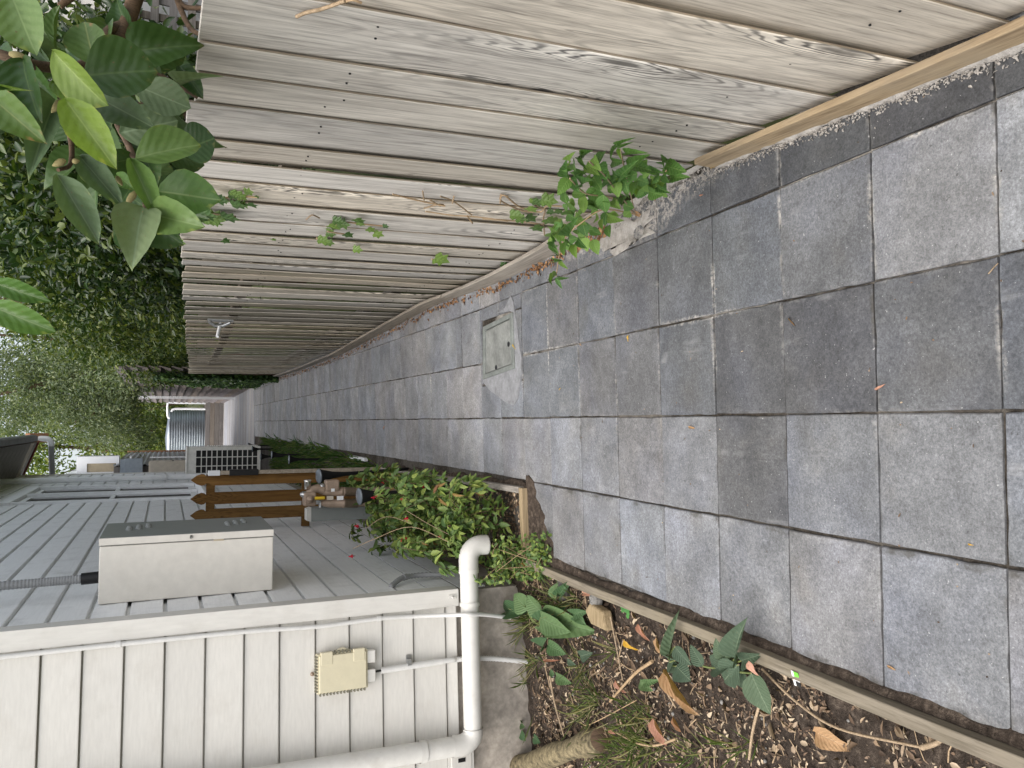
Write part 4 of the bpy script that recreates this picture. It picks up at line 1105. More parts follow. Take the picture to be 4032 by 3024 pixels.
for l, t in zip(ls, ('black solar stake light nearest the picket fence in the grass', 'black solar stake light second from the picket fence, straight upright', 'black solar stake light behind the second one, nearest the wall', 'black solar stake light under the fins of the air conditioner', 'black solar stake light furthest along by the path edge')): l['label'] = t
a = px_y(1253, 1875, 7.0); b_ = px_y(1430, 1850, 7.2); b_[2] = zg(b_[0], b_[1])
l = solar(b_, b_ + (a-b_)*1.0); l['label'] = 'black solar stake light leaning beside the bronze valve'
a = px_y(1412, 1955, 5.9); b_ = px_y(1560, 1925, 6.0); b_[2] = zg(b_[0], b_[1])
l = solar(b_, a); l['label'] = 'black solar stake light tipped over among the red flowers'

# air conditioner
ac = thing('air_conditioner', (-.8, 17.2, -.2), 'grey air conditioner outdoor unit with a barred front at the end of the wall', 'air conditioner')
ax0, ax1, az0, az1, ay = -1.11, -.505, .055, 1.47, 17.0
b = MB()
for a, c_ in (((ax0, ay, az0), (ax0+.07, ay+.42, az1)), ((ax1-.075, ay, az0), (ax1, ay+.42, az1)), ((ax0+.07, ay, az0), (ax1-.075, ay+.42, az0+.06)), ((ax0+.07, ay, az1-.16), (ax1-.075, ay+.42, az1))): b.box(a, c_)
b.build('casing', M['acwhite'], ac)
MB().box((ax0-.01, ay-.015, az1), (ax1+.012, ay+.44, az1+.03)).build('top_plate', M['acwhite'], ac, bevel=.004)
MB().box((ax0+.07, ay+.06, az0+.06), (ax1-.075, ay+.4, az1-.16)).build('coil', M['acdark'], ac)
zc = np.linspace(az0+.06, az1-.16, 13)
for z in zc[1:-1]: MB().box((ax0+.07, ay+.004, z-.009), (ax1-.075, ay+.022, z+.009)).build('grille_bar', M['acwhite'], ac)
for x in (ax0+.21, ax1-.215): MB().box((x-.009, ay-.001, az0+.06), (x+.009, ay+.004, az1-.16)).build('grille_bar', M['acwhite'], ac)
for i in range(24): MB().box((ax1, ay+.05, az0+.05+.042*i), (ax1+.022, ay+.38, az0+.063+.042*i)).build('fin', M['acwhite'], ac)
for y in (ay+.05, ay+.32): MB().box((ax0, y, zg(-.8, y)-.02), (ax1-.01, y+.07, az0)).build('bearer', M['deckdark'], ac)

# boxes on the rear wing
t = thing('grey_box', (-1.0, 19.4, 2.34), 'plain blue grey metal box high on the rear wall under the white window', 'box')
MB().box((-1.15, 19.3, 2.345), (-.825, 19.6, 2.72)).build('case', M['greybox'], t, bevel=.006)
MB().box((-1.16, 19.32, 2.72), (-.84, 19.58, 2.80)).build('top_rail', M['greybox'], t)
t = thing('beige_unit', (-1.0, 18.9, 1.4), 'beige air conditioner body half hidden behind the corner of the house', 'air conditioner')
MB().box((-1.16, 18.85, 1.30), (-.872, 19.4, 2.19)).build('case', M['beige'], t, bevel=.01)
MB().box((-1.15, 18.9, 2.191), (-.89, 19.35, 2.215)).build('lid', M['beige'], t)
MB().box((-.875, 18.9, 1.7), (-.868, 19.2, 1.74)).build('handle', M['acdark'], t)

# corrugated lean-to behind the house
shed = thing('lean_to', (-1.4, 24, -.2), 'lean-to of old corrugated iron behind the house with a rusty corner strip', 'shed')
b = MB(); n = 70
prof = [(-.985 + .022*math.cos(2*math.pi*i/6), -.25 + i*.0225) for i in range(6*24)]
v = [(x, 19.7, z) for x, z in prof] + [(x, 28.0, z) for x, z in prof]; m_ = len(prof)
b.add(v, [(i, m_+i, m_+i+1, i+1) for i in range(m_-1)], 0, True); b.build('cladding', M['corrold'], shed)
MB().box((-.99, 27.95, -.25), (-.93, 28.05, 3.0)).build('corner_strip', M['terracotta'], shed)
MB().box((-3.0, 19.8, -.25), (-1.02, 27.9, 2.95)).build('frame', M['deckdark'], shed)
MB().tube([(-.935, 22.5, .5), (-.935, 22.5, 2.25)], .022, 8).build('pipe', M['pvc_clean'], shed)

# ================================================================== DECK, TANK, FAR FENCE
deck = tag(MB().box((-.98, 21.25, -.46), (1.0, 32.9, -.262)).build('deck_frame', M['deckdark']), kind='structure')
dbm = None
for i in range(80):
    y = 21.2 + i*.146
    if dbm is None:
        o = MB().box((-.96, y, -.256), (.93, y+.136, -.228)).build('deck_board', M['deck'], deck); dbm = o.data
    else:
        o = bpy.data.objects.new('deck_board', dbm); col.objects.link(o); o.parent = deck
        o.location = (-.015 + prnd.uniform(-.02, .02), y+.068 - 0, -.256 + prnd.uniform(-.002, .002)); o.location -= Vector(wloc(deck))
rw = thing('retaining_wall', (-.2, 33, -.25), 'low brown timber retaining wall of stacked boards under the water tank', 'wall')
for i in range(4): MB().box((-1.6, 33.0+.004*i, -.24+.17*i), (.86, 33.06+.004*i, -.075+.17*i)).build('timber', M['deckdark'], rw, bevel=.006)
tank = thing('water_tank', (-.65, 34.35, .43), 'round corrugated steel water tank on the retaining wall', 'tank')
pr = [(0, .0)]; hh = 1.30
for i in range(14*8+1): pr.append((1.16 + .034*math.cos(2*math.pi*i/8), hh*i/(14*8)))
pr += [(1.12, hh+.01)]
MB().lathe(pr, (-.65, 34.35, .44), 64).build('body', M['corr'], tank)
MB().lathe([(1.17, hh), (1.17, hh+.03), (0, hh+.16)], (-.65, 34.35, .44), 48).build('lid', M['corr'], tank)
MB().box((-2.0, 33.1, -.25), (1.2, 35.6, .40)).build('platform', M['deckdark'], tank)
z8 = zoom(500, 1350, 3.0167)
pp = thing('tank_pipe', px_y(*z8(900, 785), 33.0), 'white pipe with an elbow running up beside the corrugated tank', 'pipe', 'white pipes beside the tank')
MB().tube([px_y(*z8(x, y), 33.05) for x, y in ((930, 787), (700, 783), (570, 785), (540, 795), (528, 820))], .045, 12).build('pipe', M['pvc_clean'], pp)
pp = thing('tank_pipe', px_y(*z8(900, 715), 33.2), 'white pipe with a crosspiece standing behind the tank', 'pipe', 'white pipes beside the tank')
MB().tube([px_y(*z8(x, y), 33.4) for x, y in ((935, 718), (640, 714), (510, 708), (485, 715), (480, 760), (482, 860), (492, 890), (510, 893))], .04, 12).build('pipe', M['pvc_clean'], pp)
# lapped board fence beyond the palings, half under ivy
bf = thing('board_fence', (.95, 26, -.25), 'far fence of wide grey horizontal lapped boards along the deck', 'fence')
FX2 = lambda y: 1.02 - .017*(y-19)
for i in range(15):
    z0 = -.24 + .205*i; poly = []
    for (dx, dz) in ((0, 0), (.03, 0), (.045, .215), (.025, .215)): poly.append((FX2(16.6) + dx, 16.6, z0 + dz))
    b = MB(); v = []
    for y in (16.6, 33.2):
        for (dx, dz) in ((-.03, 0), (.0, 0), (.05, .215), (.03, .215)): v.append((FX2(y)+dx, y, z0+dz + .01*math.sin(i*3)*(y-25)/8))
    b.add(v, [(0,1,2,3), (7,6,5,4)] + [(j, 4+j, 4+(j+1) % 4, (j+1) % 4) for j in range(4)]); b.build('fence_board', M['panel'], bf)
for y in (18, 22.5, 31): MB().box((FX2(y)+.05, y-.05, -.3), (FX2(y)+.15, y+.05, 2.8)).build('post', M['panel'], bf)
wp = thing('white_post', (.80, 27.3, zg(.8, 27)), 'slim white post standing in front of the far lapped fence', 'post')
MB().box((.755, 27.2, -.25), (.835, 27.28, 2.95)).build('shaft', M['whitebox'], wp)
MB().box((.745, 27.19, -.232), (.845, 27.29, -.19)).build('foot', M['whitebox'], wp)

# ================================================================== NEIGHBOUR BEYOND THE FENCE
nh = thing('neighbour_house', (3.3, 5.6, 0), 'pale green white boarded house wall seen beyond the fence behind the magnolia', 'house')
MB().box((2.25, 5.62, .2), (6.5, 6.2, 3.4)).build('wall', M['whitebox'], nh)
for i in range(9):
    MB().prism([(2.2, 5.575, 2.275+.105*i), (2.2, 5.60, 2.275+.105*i), (2.2, 5.61, 2.370+.105*i), (2.2, 5.595, 2.370+.105*i)], (4.2, 0, 0)).build('weatherboard', M['wall'], nh)
lt = thing('lattice', (2.6, 5.5, 1.2), 'brown square timber lattice under the boarded wall behind the magnolia branch', 'trellis')
for i in range(20): MB().box((2.2+.115*i, 5.50, 1.3), (2.25+.115*i, 5.515, 2.24)).build('slat', M['deckdark'], lt)
for i in range(9): MB().box((2.15, 5.48, 1.32+.113*i), (4.5, 5.495, 1.37+.113*i)).build('slat', M['deckdark'], lt)

# ================================================================== TREES
tree('hedge_tree', (2.0, 5.1, -.1), [([(2.0, 5.1, -.1), (1.95, 5.1, 1.2), (1.9, 5.0, 2.4), (1.8, 4.9, 3.4)], .09, .03), ([(1.95, 5.1, .9), (2.0, 5.6, 2.0), (2.1, 6.0, 3.4)], .06, .02)],
     [(1.72, 4.95, 2.1, .5, 1.05, .9), (2.0, 6.1, 2.3, .75, 1.1, 1.1)], 240, 50, .26, .075, .036, M['hedge'], 'dense glossy leaved tree just beyond the near part of the fence', 'evergreen trees beyond the fence', shell=.45)
tree('hedge_tree', (2.4, 8.0, -.1), [([(2.3, 8.0, -.1), (2.2, 8.0, 1.4), (1.9, 7.6, 2.6), (1.75, 7.4, 4.2)], .10, .03), ([(2.2, 8.0, 1.2), (2.6, 8.6, 2.4), (2.7, 9.0, 4)], .07, .02)],
     [(2.2, 7.6, 2.3, .9, 1.5, 1.3), (2.1, 9.0, 2.5, .9, 1.4, 1.5), (1.9, 6.7, 2.6, .6, .8, .8)], 380, 66, .34, .082, .038, M['hedge'], 'dense dark evergreen tree with a bare dark limb beyond the middle of the fence', 'evergreen trees beyond the fence', shell=.45)
tree('hedge_tree', (2.3, 12.5, -.1), [([(2.3, 12.5, -.1), (2.1, 12.4, 1.6), (1.7, 12.0, 3.2), (1.5, 12, 4.8)], .11, .03), ([(2.1, 12.4, 1.4), (2.5, 13.4, 3.4)], .07, .03)],
     [(2.1, 11.4, 2.5, .9, 1.6, 1.6), (2.1, 13.6, 2.9, .9, 1.9, 1.8), (1.9, 15.8, 2.7, .8, 1.3, 1.6)], 430, 62, .38, .09, .04, M['hedge_light'], 'bushy lighter green tree over the far end of the paling fence', 'evergreen trees beyond the fence', shell=.45)
tree('grey_green_tree', (1.9, 24, -.2), [([(1.9, 24, -.2), (1.7, 24, 2.2), (1.2, 23.7, 4.2), (.6, 23.5, 6.2)], .14, .04), ([(1.7, 24, 2.0), (.9, 23.4, 3.2), (.1, 23, 3.7)], .07, .02), ([(1.5, 24, 3.0), (2.2, 24.2, 4.4), (2.3, 24, 6)], .08, .03)],
     [(1.2, 23.6, 4.1, 1.25, 1.6, 1.6), (.35, 23.4, 3.6, 1.0, 1.4, 1.25), (1.3, 22.0, 2.9, .6, 1.6, 1.0), (.9, 24.5, 5.6, 1.4, 1.6, 1.4), (-.35, 24.0, 3.1, .55, 1.0, .8)], 900, 34, .34, .10, .034, M['olive'], 'tall fine leaved grey green tree leaning over the far end of the path', None, shell=.3, droop=1.0)
tree('lime_tree', (-.4, 40, -.2), [([(-.4, 40, -.2), (-.3, 40, 3), (.1, 40, 6.5)], .16, .05), ([(-.3, 40, 2), (-1.4, 40, 4.5)], .08, .03), ([(-.3, 40, 2.5), (1.2, 40, 5)], .08, .03)],
     [(-.3, 39.5, 2.9, 2.2, 1.6, 1.4), (.9, 40, 3.8, 1.6, 1.6, 1.6), (-2.2, 40, 3.0, 1.2, 1.4, 1.2)], 420, 30, .4, .17, .09, M['lime_tree'], 'yellow green tree behind the water tank', None, shell=.3)
tree('tall_tree', (-1.6, 48, -.2), [([(-1.6, 48, -.2), (-1.5, 48, 4), (-1.2, 48, 9)], .2, .06), ([(-1.5, 48, 3.5), (-2.8, 48, 7)], .09, .03), ([(-1.5, 48, 4.5), (0, 48, 8.5)], .09, .03)],
     [(-1.6, 48, 6.6, 2.6, 2, 2.6), (-.2, 48, 9.0, 3.0, 2, 2.2), (-3.6, 47, 5.2, 1.8, 2, 2.4), (1.8, 48, 7, 2.2, 2, 3), (4.2, 48, 6, 2.4, 2, 4)], 560, 22, .6, .22, .11, M['lime_tree'], 'tall pale loose tree with sky showing through beyond the roof corner', None, shell=.2)
tree('dark_shrub', (.9, 36.5, -.1), [([(.9, 36.5, -.1), (.8, 36.5, 1.5), (.5, 36.5, 2.6)], .07, .02)],
     [(1.2, 36.3, 1.6, .9, .6, 1.4), (-.9, 37, 2.5, 1.6, .6, .5), (2.6, 36, 2.0, 1.4, .8, 1.8)], 330, 28, .28, .11, .06, M['hedge_light'], 'dark green shrub filling the gap behind the white pipes', None, shell=.3, cat='shrub')
tag(MB().lathe([(0, 0), (1.0, .1), (1.4, .7), (1.2, 1.3), (.6, 1.75), (0, 1.85)], (-.15, 41.5, .9), 18).build('clipped_bush', M['lime_tree']), 'smooth clipped olive bush behind the rim of the water tank', 'shrub')
# back of the view: a row of distant trees
for i, (x, y, z, r_, lab) in enumerate(((7, 52, 4, 4.2, 'distant tree standing behind the dark evergreens on the fence side'), (-9, 50, 4, 4.0, 'distant tree hidden mostly behind the house roof'))):
    tree('distant_tree', (x, y, -.2), [([(x, y, -.2), (x, y, z), (x+.5, y, z+3)], .2, .06)], [(x, y, z, r_, 3, 4), (x+2, y+3, z-1, r_*.8, 3, 3)], 300, 24, .8, .3, .16, M['hedge_light'], lab, 'distant trees', shell=.3)

# ivy over the end of the paling fence
yy = 16.05 + 4.6*rng.random(5200)**1.6
zz = -.15 + 2.3*rng.random(5200)
k = zz < 2.25 - (yy-16.1)*.12 + .25*np.sin(yy*3)
yy, zz = yy[k], zz[k]; n = len(yy)
xx = np.array([FX(y) if y < 17 else FX2(y) for y in yy]) - .03 - .09*rng.random(n) - .04*np.maximum(0, np.sin(yy*2.3)*np.sin(zz*3))
P = np.stack([xx, yy, zz], 1)
iv = thing('ivy', (.9, 18, zg(.9, 18)), 'dark ivy blanket covering the far end of the fence', 'ivy')
foliage('leaves', P, np.stack([-.3*np.ones(n), rng.normal(size=n)*.5, -np.ones(n)], 1) + .4*rnd_dirs(n), np.stack([-np.ones(n), -.5*np.ones(n), .5*np.ones(n)], 1) + .6*rnd_dirs(n), .085, .075, M['ivymass'], iv)['kind'] = 'stuff'
b = MB()
for i in range(7):
    y = 16.3 + i*.8; b.tube(bez([(FX(16.2)-.0, y, zg(.9, y)), (FX(16.2)-.02, y+.2, .7), (FX(16.2)-.02, y-.1, 1.5)], 4), .014, 5)
b.build('stem', M['bark'], iv)
# more hanging foliage over the lapped fence
tr = thing('trailing_shrub', (1.0, 23, 1.4), 'trailing foliage hanging over the top of the far lapped fence', 'shrub')
blobs = [(1.35, 20.0, 2.3, .35, 2.0, .6), (1.25, 25.0, 3.0, .35, 2.4, .4), (1.25, 17.6, 2.1, .45, 1.3, .7)]
P, out = clump_points(blobs, 360, 24, .2, .3)
foliage('leaves', P, out*.4 + rnd_dirs(len(P))*.7 + np.array([0, 0, -.7]), rnd_dirs(len(P)) + np.array([-.4, -.4, .7]), .075, .04, M['hedge_light'], tr)['kind'] = 'stuff'
b = MB()
for i in range(5): b.tube(bez([(1.25, 18+2*i, -.2), (1.25, 18+2*i, 1.4), (1.05, 18.4+2*i, 2.5)], 4), .02, 5)
b.build('stem', M['bark'], tr)

# ================================================================== MAGNOLIA BRANCH OVER THE FENCE
mag = thing('magnolia', (1.7, 2.2, .0), 'overhanging magnolia branch with big leaves and velvet buds above the fence', 'shrub')
zm = lambda x, y: (x/1.659, y/1.659)
MAGK = {'g': 'magnolia', 'd': 'magnolia_dark', 'b': 'magnolia_bright', 'u': 'magnolia_blue', 's': 'magnolia_brown'}
MGM = {}
for k_, mn in MAGK.items():
    MGM[k_] = [leaf_mesh('magnolia_leaf', M[mn], 1.0, .16 + .07*i, .10 + .07*i, 12, .016*(i % 2), 'obovate' if i < 3 else 'ovate', .016 + .009*i, 10+i) for i in range(4)]
# base x,y, tip x,y, width (pixels of one enlarged view), distance, tone, roll
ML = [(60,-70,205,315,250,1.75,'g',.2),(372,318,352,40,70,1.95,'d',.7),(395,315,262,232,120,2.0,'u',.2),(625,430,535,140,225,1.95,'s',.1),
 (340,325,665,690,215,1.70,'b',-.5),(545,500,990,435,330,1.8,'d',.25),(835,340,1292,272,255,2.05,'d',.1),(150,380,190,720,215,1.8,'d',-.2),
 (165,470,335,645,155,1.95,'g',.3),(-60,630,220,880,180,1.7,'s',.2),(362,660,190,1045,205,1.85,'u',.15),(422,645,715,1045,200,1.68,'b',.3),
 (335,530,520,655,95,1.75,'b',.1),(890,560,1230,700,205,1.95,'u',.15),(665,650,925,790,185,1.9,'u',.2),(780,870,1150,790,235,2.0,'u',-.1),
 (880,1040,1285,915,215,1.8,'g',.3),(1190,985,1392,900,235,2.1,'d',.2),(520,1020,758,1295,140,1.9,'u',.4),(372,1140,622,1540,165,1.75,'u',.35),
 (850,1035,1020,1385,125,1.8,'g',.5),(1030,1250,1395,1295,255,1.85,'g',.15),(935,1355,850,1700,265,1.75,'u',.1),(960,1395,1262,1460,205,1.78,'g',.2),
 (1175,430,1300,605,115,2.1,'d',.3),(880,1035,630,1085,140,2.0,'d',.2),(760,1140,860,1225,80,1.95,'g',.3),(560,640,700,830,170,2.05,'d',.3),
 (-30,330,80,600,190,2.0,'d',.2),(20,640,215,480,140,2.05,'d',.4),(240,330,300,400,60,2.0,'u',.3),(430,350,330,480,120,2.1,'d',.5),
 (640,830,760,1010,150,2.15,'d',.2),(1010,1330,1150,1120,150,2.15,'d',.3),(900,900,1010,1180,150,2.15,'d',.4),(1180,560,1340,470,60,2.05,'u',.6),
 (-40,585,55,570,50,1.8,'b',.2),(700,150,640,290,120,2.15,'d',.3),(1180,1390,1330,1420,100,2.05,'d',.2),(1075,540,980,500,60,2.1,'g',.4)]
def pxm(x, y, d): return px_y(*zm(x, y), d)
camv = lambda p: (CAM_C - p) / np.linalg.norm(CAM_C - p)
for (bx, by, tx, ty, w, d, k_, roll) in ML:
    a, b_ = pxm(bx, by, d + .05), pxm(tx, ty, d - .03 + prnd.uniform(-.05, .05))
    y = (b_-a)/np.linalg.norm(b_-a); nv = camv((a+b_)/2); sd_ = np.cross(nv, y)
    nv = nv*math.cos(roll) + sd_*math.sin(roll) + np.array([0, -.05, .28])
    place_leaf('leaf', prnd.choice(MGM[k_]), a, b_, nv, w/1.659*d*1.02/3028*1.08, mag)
for i in range(46):
    x, y = prnd.choice([(prnd.uniform(0, 1250), prnd.uniform(120, 900)), (prnd.uniform(500, 1200), prnd.uniform(700, 1350))])
    if x < 720 and y < 300: continue
    a = pxm(x, y, prnd.uniform(2.15, 2.5)); an = prnd.uniform(0, 6.28); L = prnd.uniform(.09, .15)
    b_ = a + np.array([math.cos(an)*L, prnd.uniform(-.3, .1)*L, math.sin(an)*L - .02])
    place_leaf('leaf', prnd.choice(MGM['d']), a, b_, camv(a) + np.array([prnd.uniform(-.6, .6), prnd.uniform(-.5, .5), prnd.uniform(0, .9)]), L*.62, mag)
# two long blurred leaves hanging in at the upper edge
for (bx, by, tx, ty, w) in ((-60, 1195, 192, 1300, 62), (-40, 1110, 172, 1180, 46)):
    a, b_ = px_y(bx, by, 1.5), px_y(tx, ty, 1.45); place_leaf('leaf', MGM['g'][1], a, b_, camv(a) + np.array([.2, 0, .6]), w*1.5/3028*1.5, mag)
def twig(pts, r0, r1, nm='branch', mat='bark'):
    q = bez(pts, 6); return MB().tube(q, list(np.linspace(r0, r1, len(q))), 8).build(nm, M[mat], mag)
twig([np.array([1.9, 2.5, -.05]), np.array([1.85, 2.45, 1.3]), pxm(980, -330, 2.35), pxm(885, -20, 2.25), pxm(830, 150, 2.2), pxm(760, 275, 2.15), pxm(640, 300, 2.1)], .03, .014)
twig([pxm(800, 170, 2.2), pxm(700, 225, 2.15), pxm(560, 420, 2.08), pxm(390, 440, 2.0), pxm(250, 430, 1.95), pxm(80, 380, 1.9), pxm(-80, 330, 1.9)], .016, .010)
twig([pxm(760, 275, 2.15), pxm(800, 520, 2.15), pxm(760, 760, 2.1), pxm(840, 950, 2.05), pxm(930, 1180, 1.95), pxm(950, 1370, 1.85)], .012, .005)
twig([pxm(390, 440, 2.0), pxm(380, 620, 1.95), pxm(460, 900, 1.95), pxm(460, 1070, 1.9), pxm(380, 1110, 1.85)], .008, .004)
twig([pxm(80, 380, 1.9), pxm(-250, 900, 1.75), pxm(-240, 1500, 1.6), px_y(-90, 1120, 1.51)], .008, .004)
twig([pxm(-240, 1500, 1.6), px_y(-140, 1160, 1.53), px_y(-60, 1195, 1.5)], .005, .003)
twig([pxm(1140, -60, 2.3), pxm(1200, 40, 2.3), pxm(1345, 55, 2.25)], .009, .006)
twig([pxm(1140, -60, 2.3), pxm(1185, 70, 2.3), pxm(1240, 180, 2.25), pxm(1320, 235, 2.2)], .009, .006)
twig([pxm(470, -20, 2.2), pxm(390, 40, 2.2)], .010, .008)
twig([pxm(980, 450, 2.2), pxm(1100, 520, 2.2), pxm(1290, 640, 2.2)], .006, .004)
for (x0, y0, x1, y1, r_, d) in ((415,645,335,738,24,1.8),(430,1045,340,1085,22,1.85),(470,1055,522,1050,17,1.85),(890,1250,820,1338,22,1.85),(960,1370,920,1430,18,1.8),(760,1150,800,1215,16,1.9),(55,350,185,375,22,1.85)):
    a, b_ = pxm(x0, y0, d), pxm(x1, y1, d); L = np.linalg.norm(b_-a); r_ = r_/1.659*d/3028
    MB().lathe([(0, 0), (r_*.55, L*.04), (r_, L*.35), (r_*.8, L*.65), (r_*.3, L*.93), (0, L)], a, 10, (b_-a)/L).build('bud', M['bud'], mag)

# ================================================================== BRAMBLE AND IVY ON THE FENCE
brm = thing('bramble', (.95, 3.1, zg(.95, 3.1)), 'bright green bramble sprouting from the foot of the paling fence', 'shrub')
BL = [leaf_mesh('bramble_leaf', M['bramble'], .95, .10, .10 + .06*i, 10, .05, 'ovate', .01, 30+i) for i in range(3)]
zb3 = zoom(1900, 500, 2.212)
BR = [(1010,330,1075,450,150),(760,440,690,350,110),(750,450,660,580,110),(770,440,830,560,95),(800,430,850,400,70),(960,270,1000,360,95),(900,330,985,400,90),(1050,215,1000,310,80),(960,430,1030,540,110),
 (870,520,830,440,100),(940,570,1050,620,110),(890,600,860,760,100),(1050,590,1060,770,125),(1200,430,1290,330,90),(1160,470,1180,610,100),(1100,480,1170,440,80),(1230,440,1260,570,120),(1300,380,1370,250,110),
 (1320,340,1440,360,90),(1570,330,1560,250,70),(1590,370,1540,330,70),(1590,340,1745,380,130),(1580,400,1600,480,90),(1640,450,1750,430,90),(1490,460,1380,470,80),(1470,390,1500,370,60),(1450,560,1540,600,110),
 (780,760,690,660,110),(800,790,860,830,110),(740,750,760,800,100),(870,830,900,950,110),(1080,740,1060,850,90),(1090,780,1160,820,80),(1090,860,1100,955,80),(1050,800,1020,870,60),(630,960,570,880,80),
 (650,900,690,980,90),(760,960,720,870,100),(640,1000,555,1000,70),(600,1010,640,1090,70),(720,1000,690,1100,80),(790,1020,800,1120,80),(830,980,880,1050,70),(900,960,900,1090,90),(960,980,1005,1110,95),
 (660,1120,600,1100,40),(670,1150,715,1230,45),(650,1180,640,1150,30),(650,1290,570,1310,35),(640,1310,690,1410,40),(670,1300,700,1330,30),(620,1300,560,1350,25),(870,280,800,240,50),(880,270,900,190,45),(860,290,850,310,40),
 (1190,170,1180,110,35),(1190,160,1240,160,30),(1180,170,1100,220,45),(1200,190,1190,260,40),(1240,230,1320,200,55),(720,560,690,640,90),(960,480,900,450,70),(1130,300,1200,310,80),(770,300,720,270,70),(800,320,760,340,80),
 (1340,480,1290,560,80),(1380,540,1320,560,70),(1240,600,1200,660,70),(1130,640,1180,700,80),(980,700,940,640,70),(1520,520,1560,560,60)]
for i, (bx, by, tx, ty, w) in enumerate(BR):
    pu = .80 + .10*prnd.random() if by < 900 else .66 + .1*prnd.random()
    a = px_x(*zb3(bx, by), pu + .03); b_ = px_x(*zb3(tx, ty), pu - .03)
    for q in (a, b_): q[2] = max(q[2], zg(q[0], q[1]) + .015)
    nv = camv(a) + np.array([prnd.uniform(-.4, .4), prnd.uniform(-.3, .3), .55])
    place_leaf('leaf', prnd.choice(BL), a, b_, nv, w/2.212*np.linalg.norm(CAM_C-a)/3028*1.15, brm)
for i in range(90):
    x, y = prnd.choice([(prnd.uniform(700, 1300), prnd.uniform(330, 800)), (prnd.uniform(1250, 1600), prnd.uniform(380, 580)), (prnd.uniform(600, 950), prnd.uniform(800, 1050))])
    a = px_x(*zb3(x, y), .88); a[2] = max(a[2], zg(a[0], a[1]) + .01)
    b_ = a + np.array([prnd.uniform(-.03, .02), prnd.uniform(-.06, .06), prnd.uniform(-.05, .03)])
    place_leaf('leaf', prnd.choice(BL), a, b_, camv(a) + np.array([prnd.uniform(-.6, .6), prnd.uniform(-.5, .5), .5]), .05, brm)
for pts in (((1330,760),(1200,600),(1060,420),(930,300)),((1330,760),(1140,620),(900,580),(760,450)),((1330,760),(1250,420),(1200,200)),((1330,760),(1060,720),(880,820),(700,1000),(640,1300)),((1500,640),(1560,450),(1600,380))):
    q = [px_x(*zb3(x, y), .90 - .03*i) for i, (x, y) in enumerate(pts)]
    for p in q: p[2] = max(p[2], zg(p[0], p[1]) + .02)
    MB().tube(bez(q, 5), .0028, 5).build('stem', M['stick'], brm)

IL = [lobed_mesh('ivy_leaf', M['ivy'], i) for i in range(3)]
def ivy_sprig(spots, stems, label, zf, xw=.93):
    p0 = px_x(*zf(*spots[0][:2]), xw); s = thing('ivy_sprig', p0, label, 'ivy', 'ivy sprigs on the palings')
    for (x, y, w) in spots:
        a = px_x(*zf(x, y), FXW(zf(x, y)) - .012 - .03*prnd.random()); L = 1.35*w/zf.k*np.linalg.norm(CAM_C-a)/3028
        d = np.array([-.15, prnd.uniform(-.8, .8), -1.0]); d /= np.linalg.norm(d)
        place_leaf('leaf', prnd.choice(IL), a - d*L*.4, a + d*L*.7, np.array([-1, -.55, .5]) + np.array([prnd.uniform(-.4, .4) for _ in range(3)]), L*1.05, s)
    for st in stems:
        q = [px_x(*zf(x, y), FXW(zf(x, y)) - .012) for x, y in st]; MB().tube(bez(q, 5), .0045, 5).build('stem', M['stick'], s)
def FXW(p):
    """x of the paling face under a pixel"""
    x = .95
    for _ in range(4):
        q = px_x(*p, x); t = (q[2]-zg(1, q[1]))/(FTOP(q[1])-zg(1, q[1])); x = FX(q[1]) - LEAN(q[1])*min(max(t, 0), 1)
    return x
def zk(x0, y0, s):
    f = zoom(x0, y0, s); g = lambda x, y: f(x, y); g.k = s; return g
zi = zk(700, 700, 1.7015)
ivy_sprig([(215,130,60),(270,150,70),(300,150,50),(390,110,60),(420,130,55),(470,95,45),(400,185,70),(440,180,45),(490,185,55),(525,130,28),(370,120,50)], [((160,140),(300,135),(420,125),(530,130))], 'ivy sprig hanging over the fence top below the magnolia leaves', zi)
ivy_sprig([(190,250,80),(240,270,80),(300,260,70),(340,270,80),(90,320,70),(140,260,70),(220,300,60),(270,310,40),(320,425,40),(640,415,25),(15,435,40)], [((60,250),(200,240),(390,260))], 'dark ivy sprig clinging to the fence top beside a gap', zi)
ivy_sprig([(1040,330,60),(1070,290,55),(1100,310,65),(1010,350,50),(1210,290,60),(1220,310,40),(1290,350,45),(1390,325,30),(1340,380,50),(1140,385,50),(1020,375,45)], [((1020,330),(1120,300),(1230,310),(1390,325)), ((1130,380),(1000,360))], 'ivy sprig growing out of the split between two palings', zi)
ivy_sprig([(970,420,55),(1010,435,45),(1200,480,45)], [((930,405),(1030,440))], 'few small ivy leaves in the middle of the fence', zi)
ivy_sprig([(1760,550,80)], [((1700,545),(1760,552))], 'single pointed ivy leaf low on the fence near the split board', zi)
z3b = zk(1900, 500, 2.212)
ivy_sprig([(570,640,100),(480,660,80),(420,720,80),(290,770,90),(330,800,70),(410,800,90),(470,885,90),(580,820,90),(640,820,80),(590,740,50),(660,740,60),(440,650,60),(185,1200,50)],
          [((690,690),(560,690),(500,740),(330,700),(200,600)), ((540,940),(530,800),(540,720),(450,680)), ((520,850),(300,820),(0,800)), ((470,740),(350,730),(170,650),(160,590))], 'ivy sprig with tangled bare stems left of the bramble', z3b)
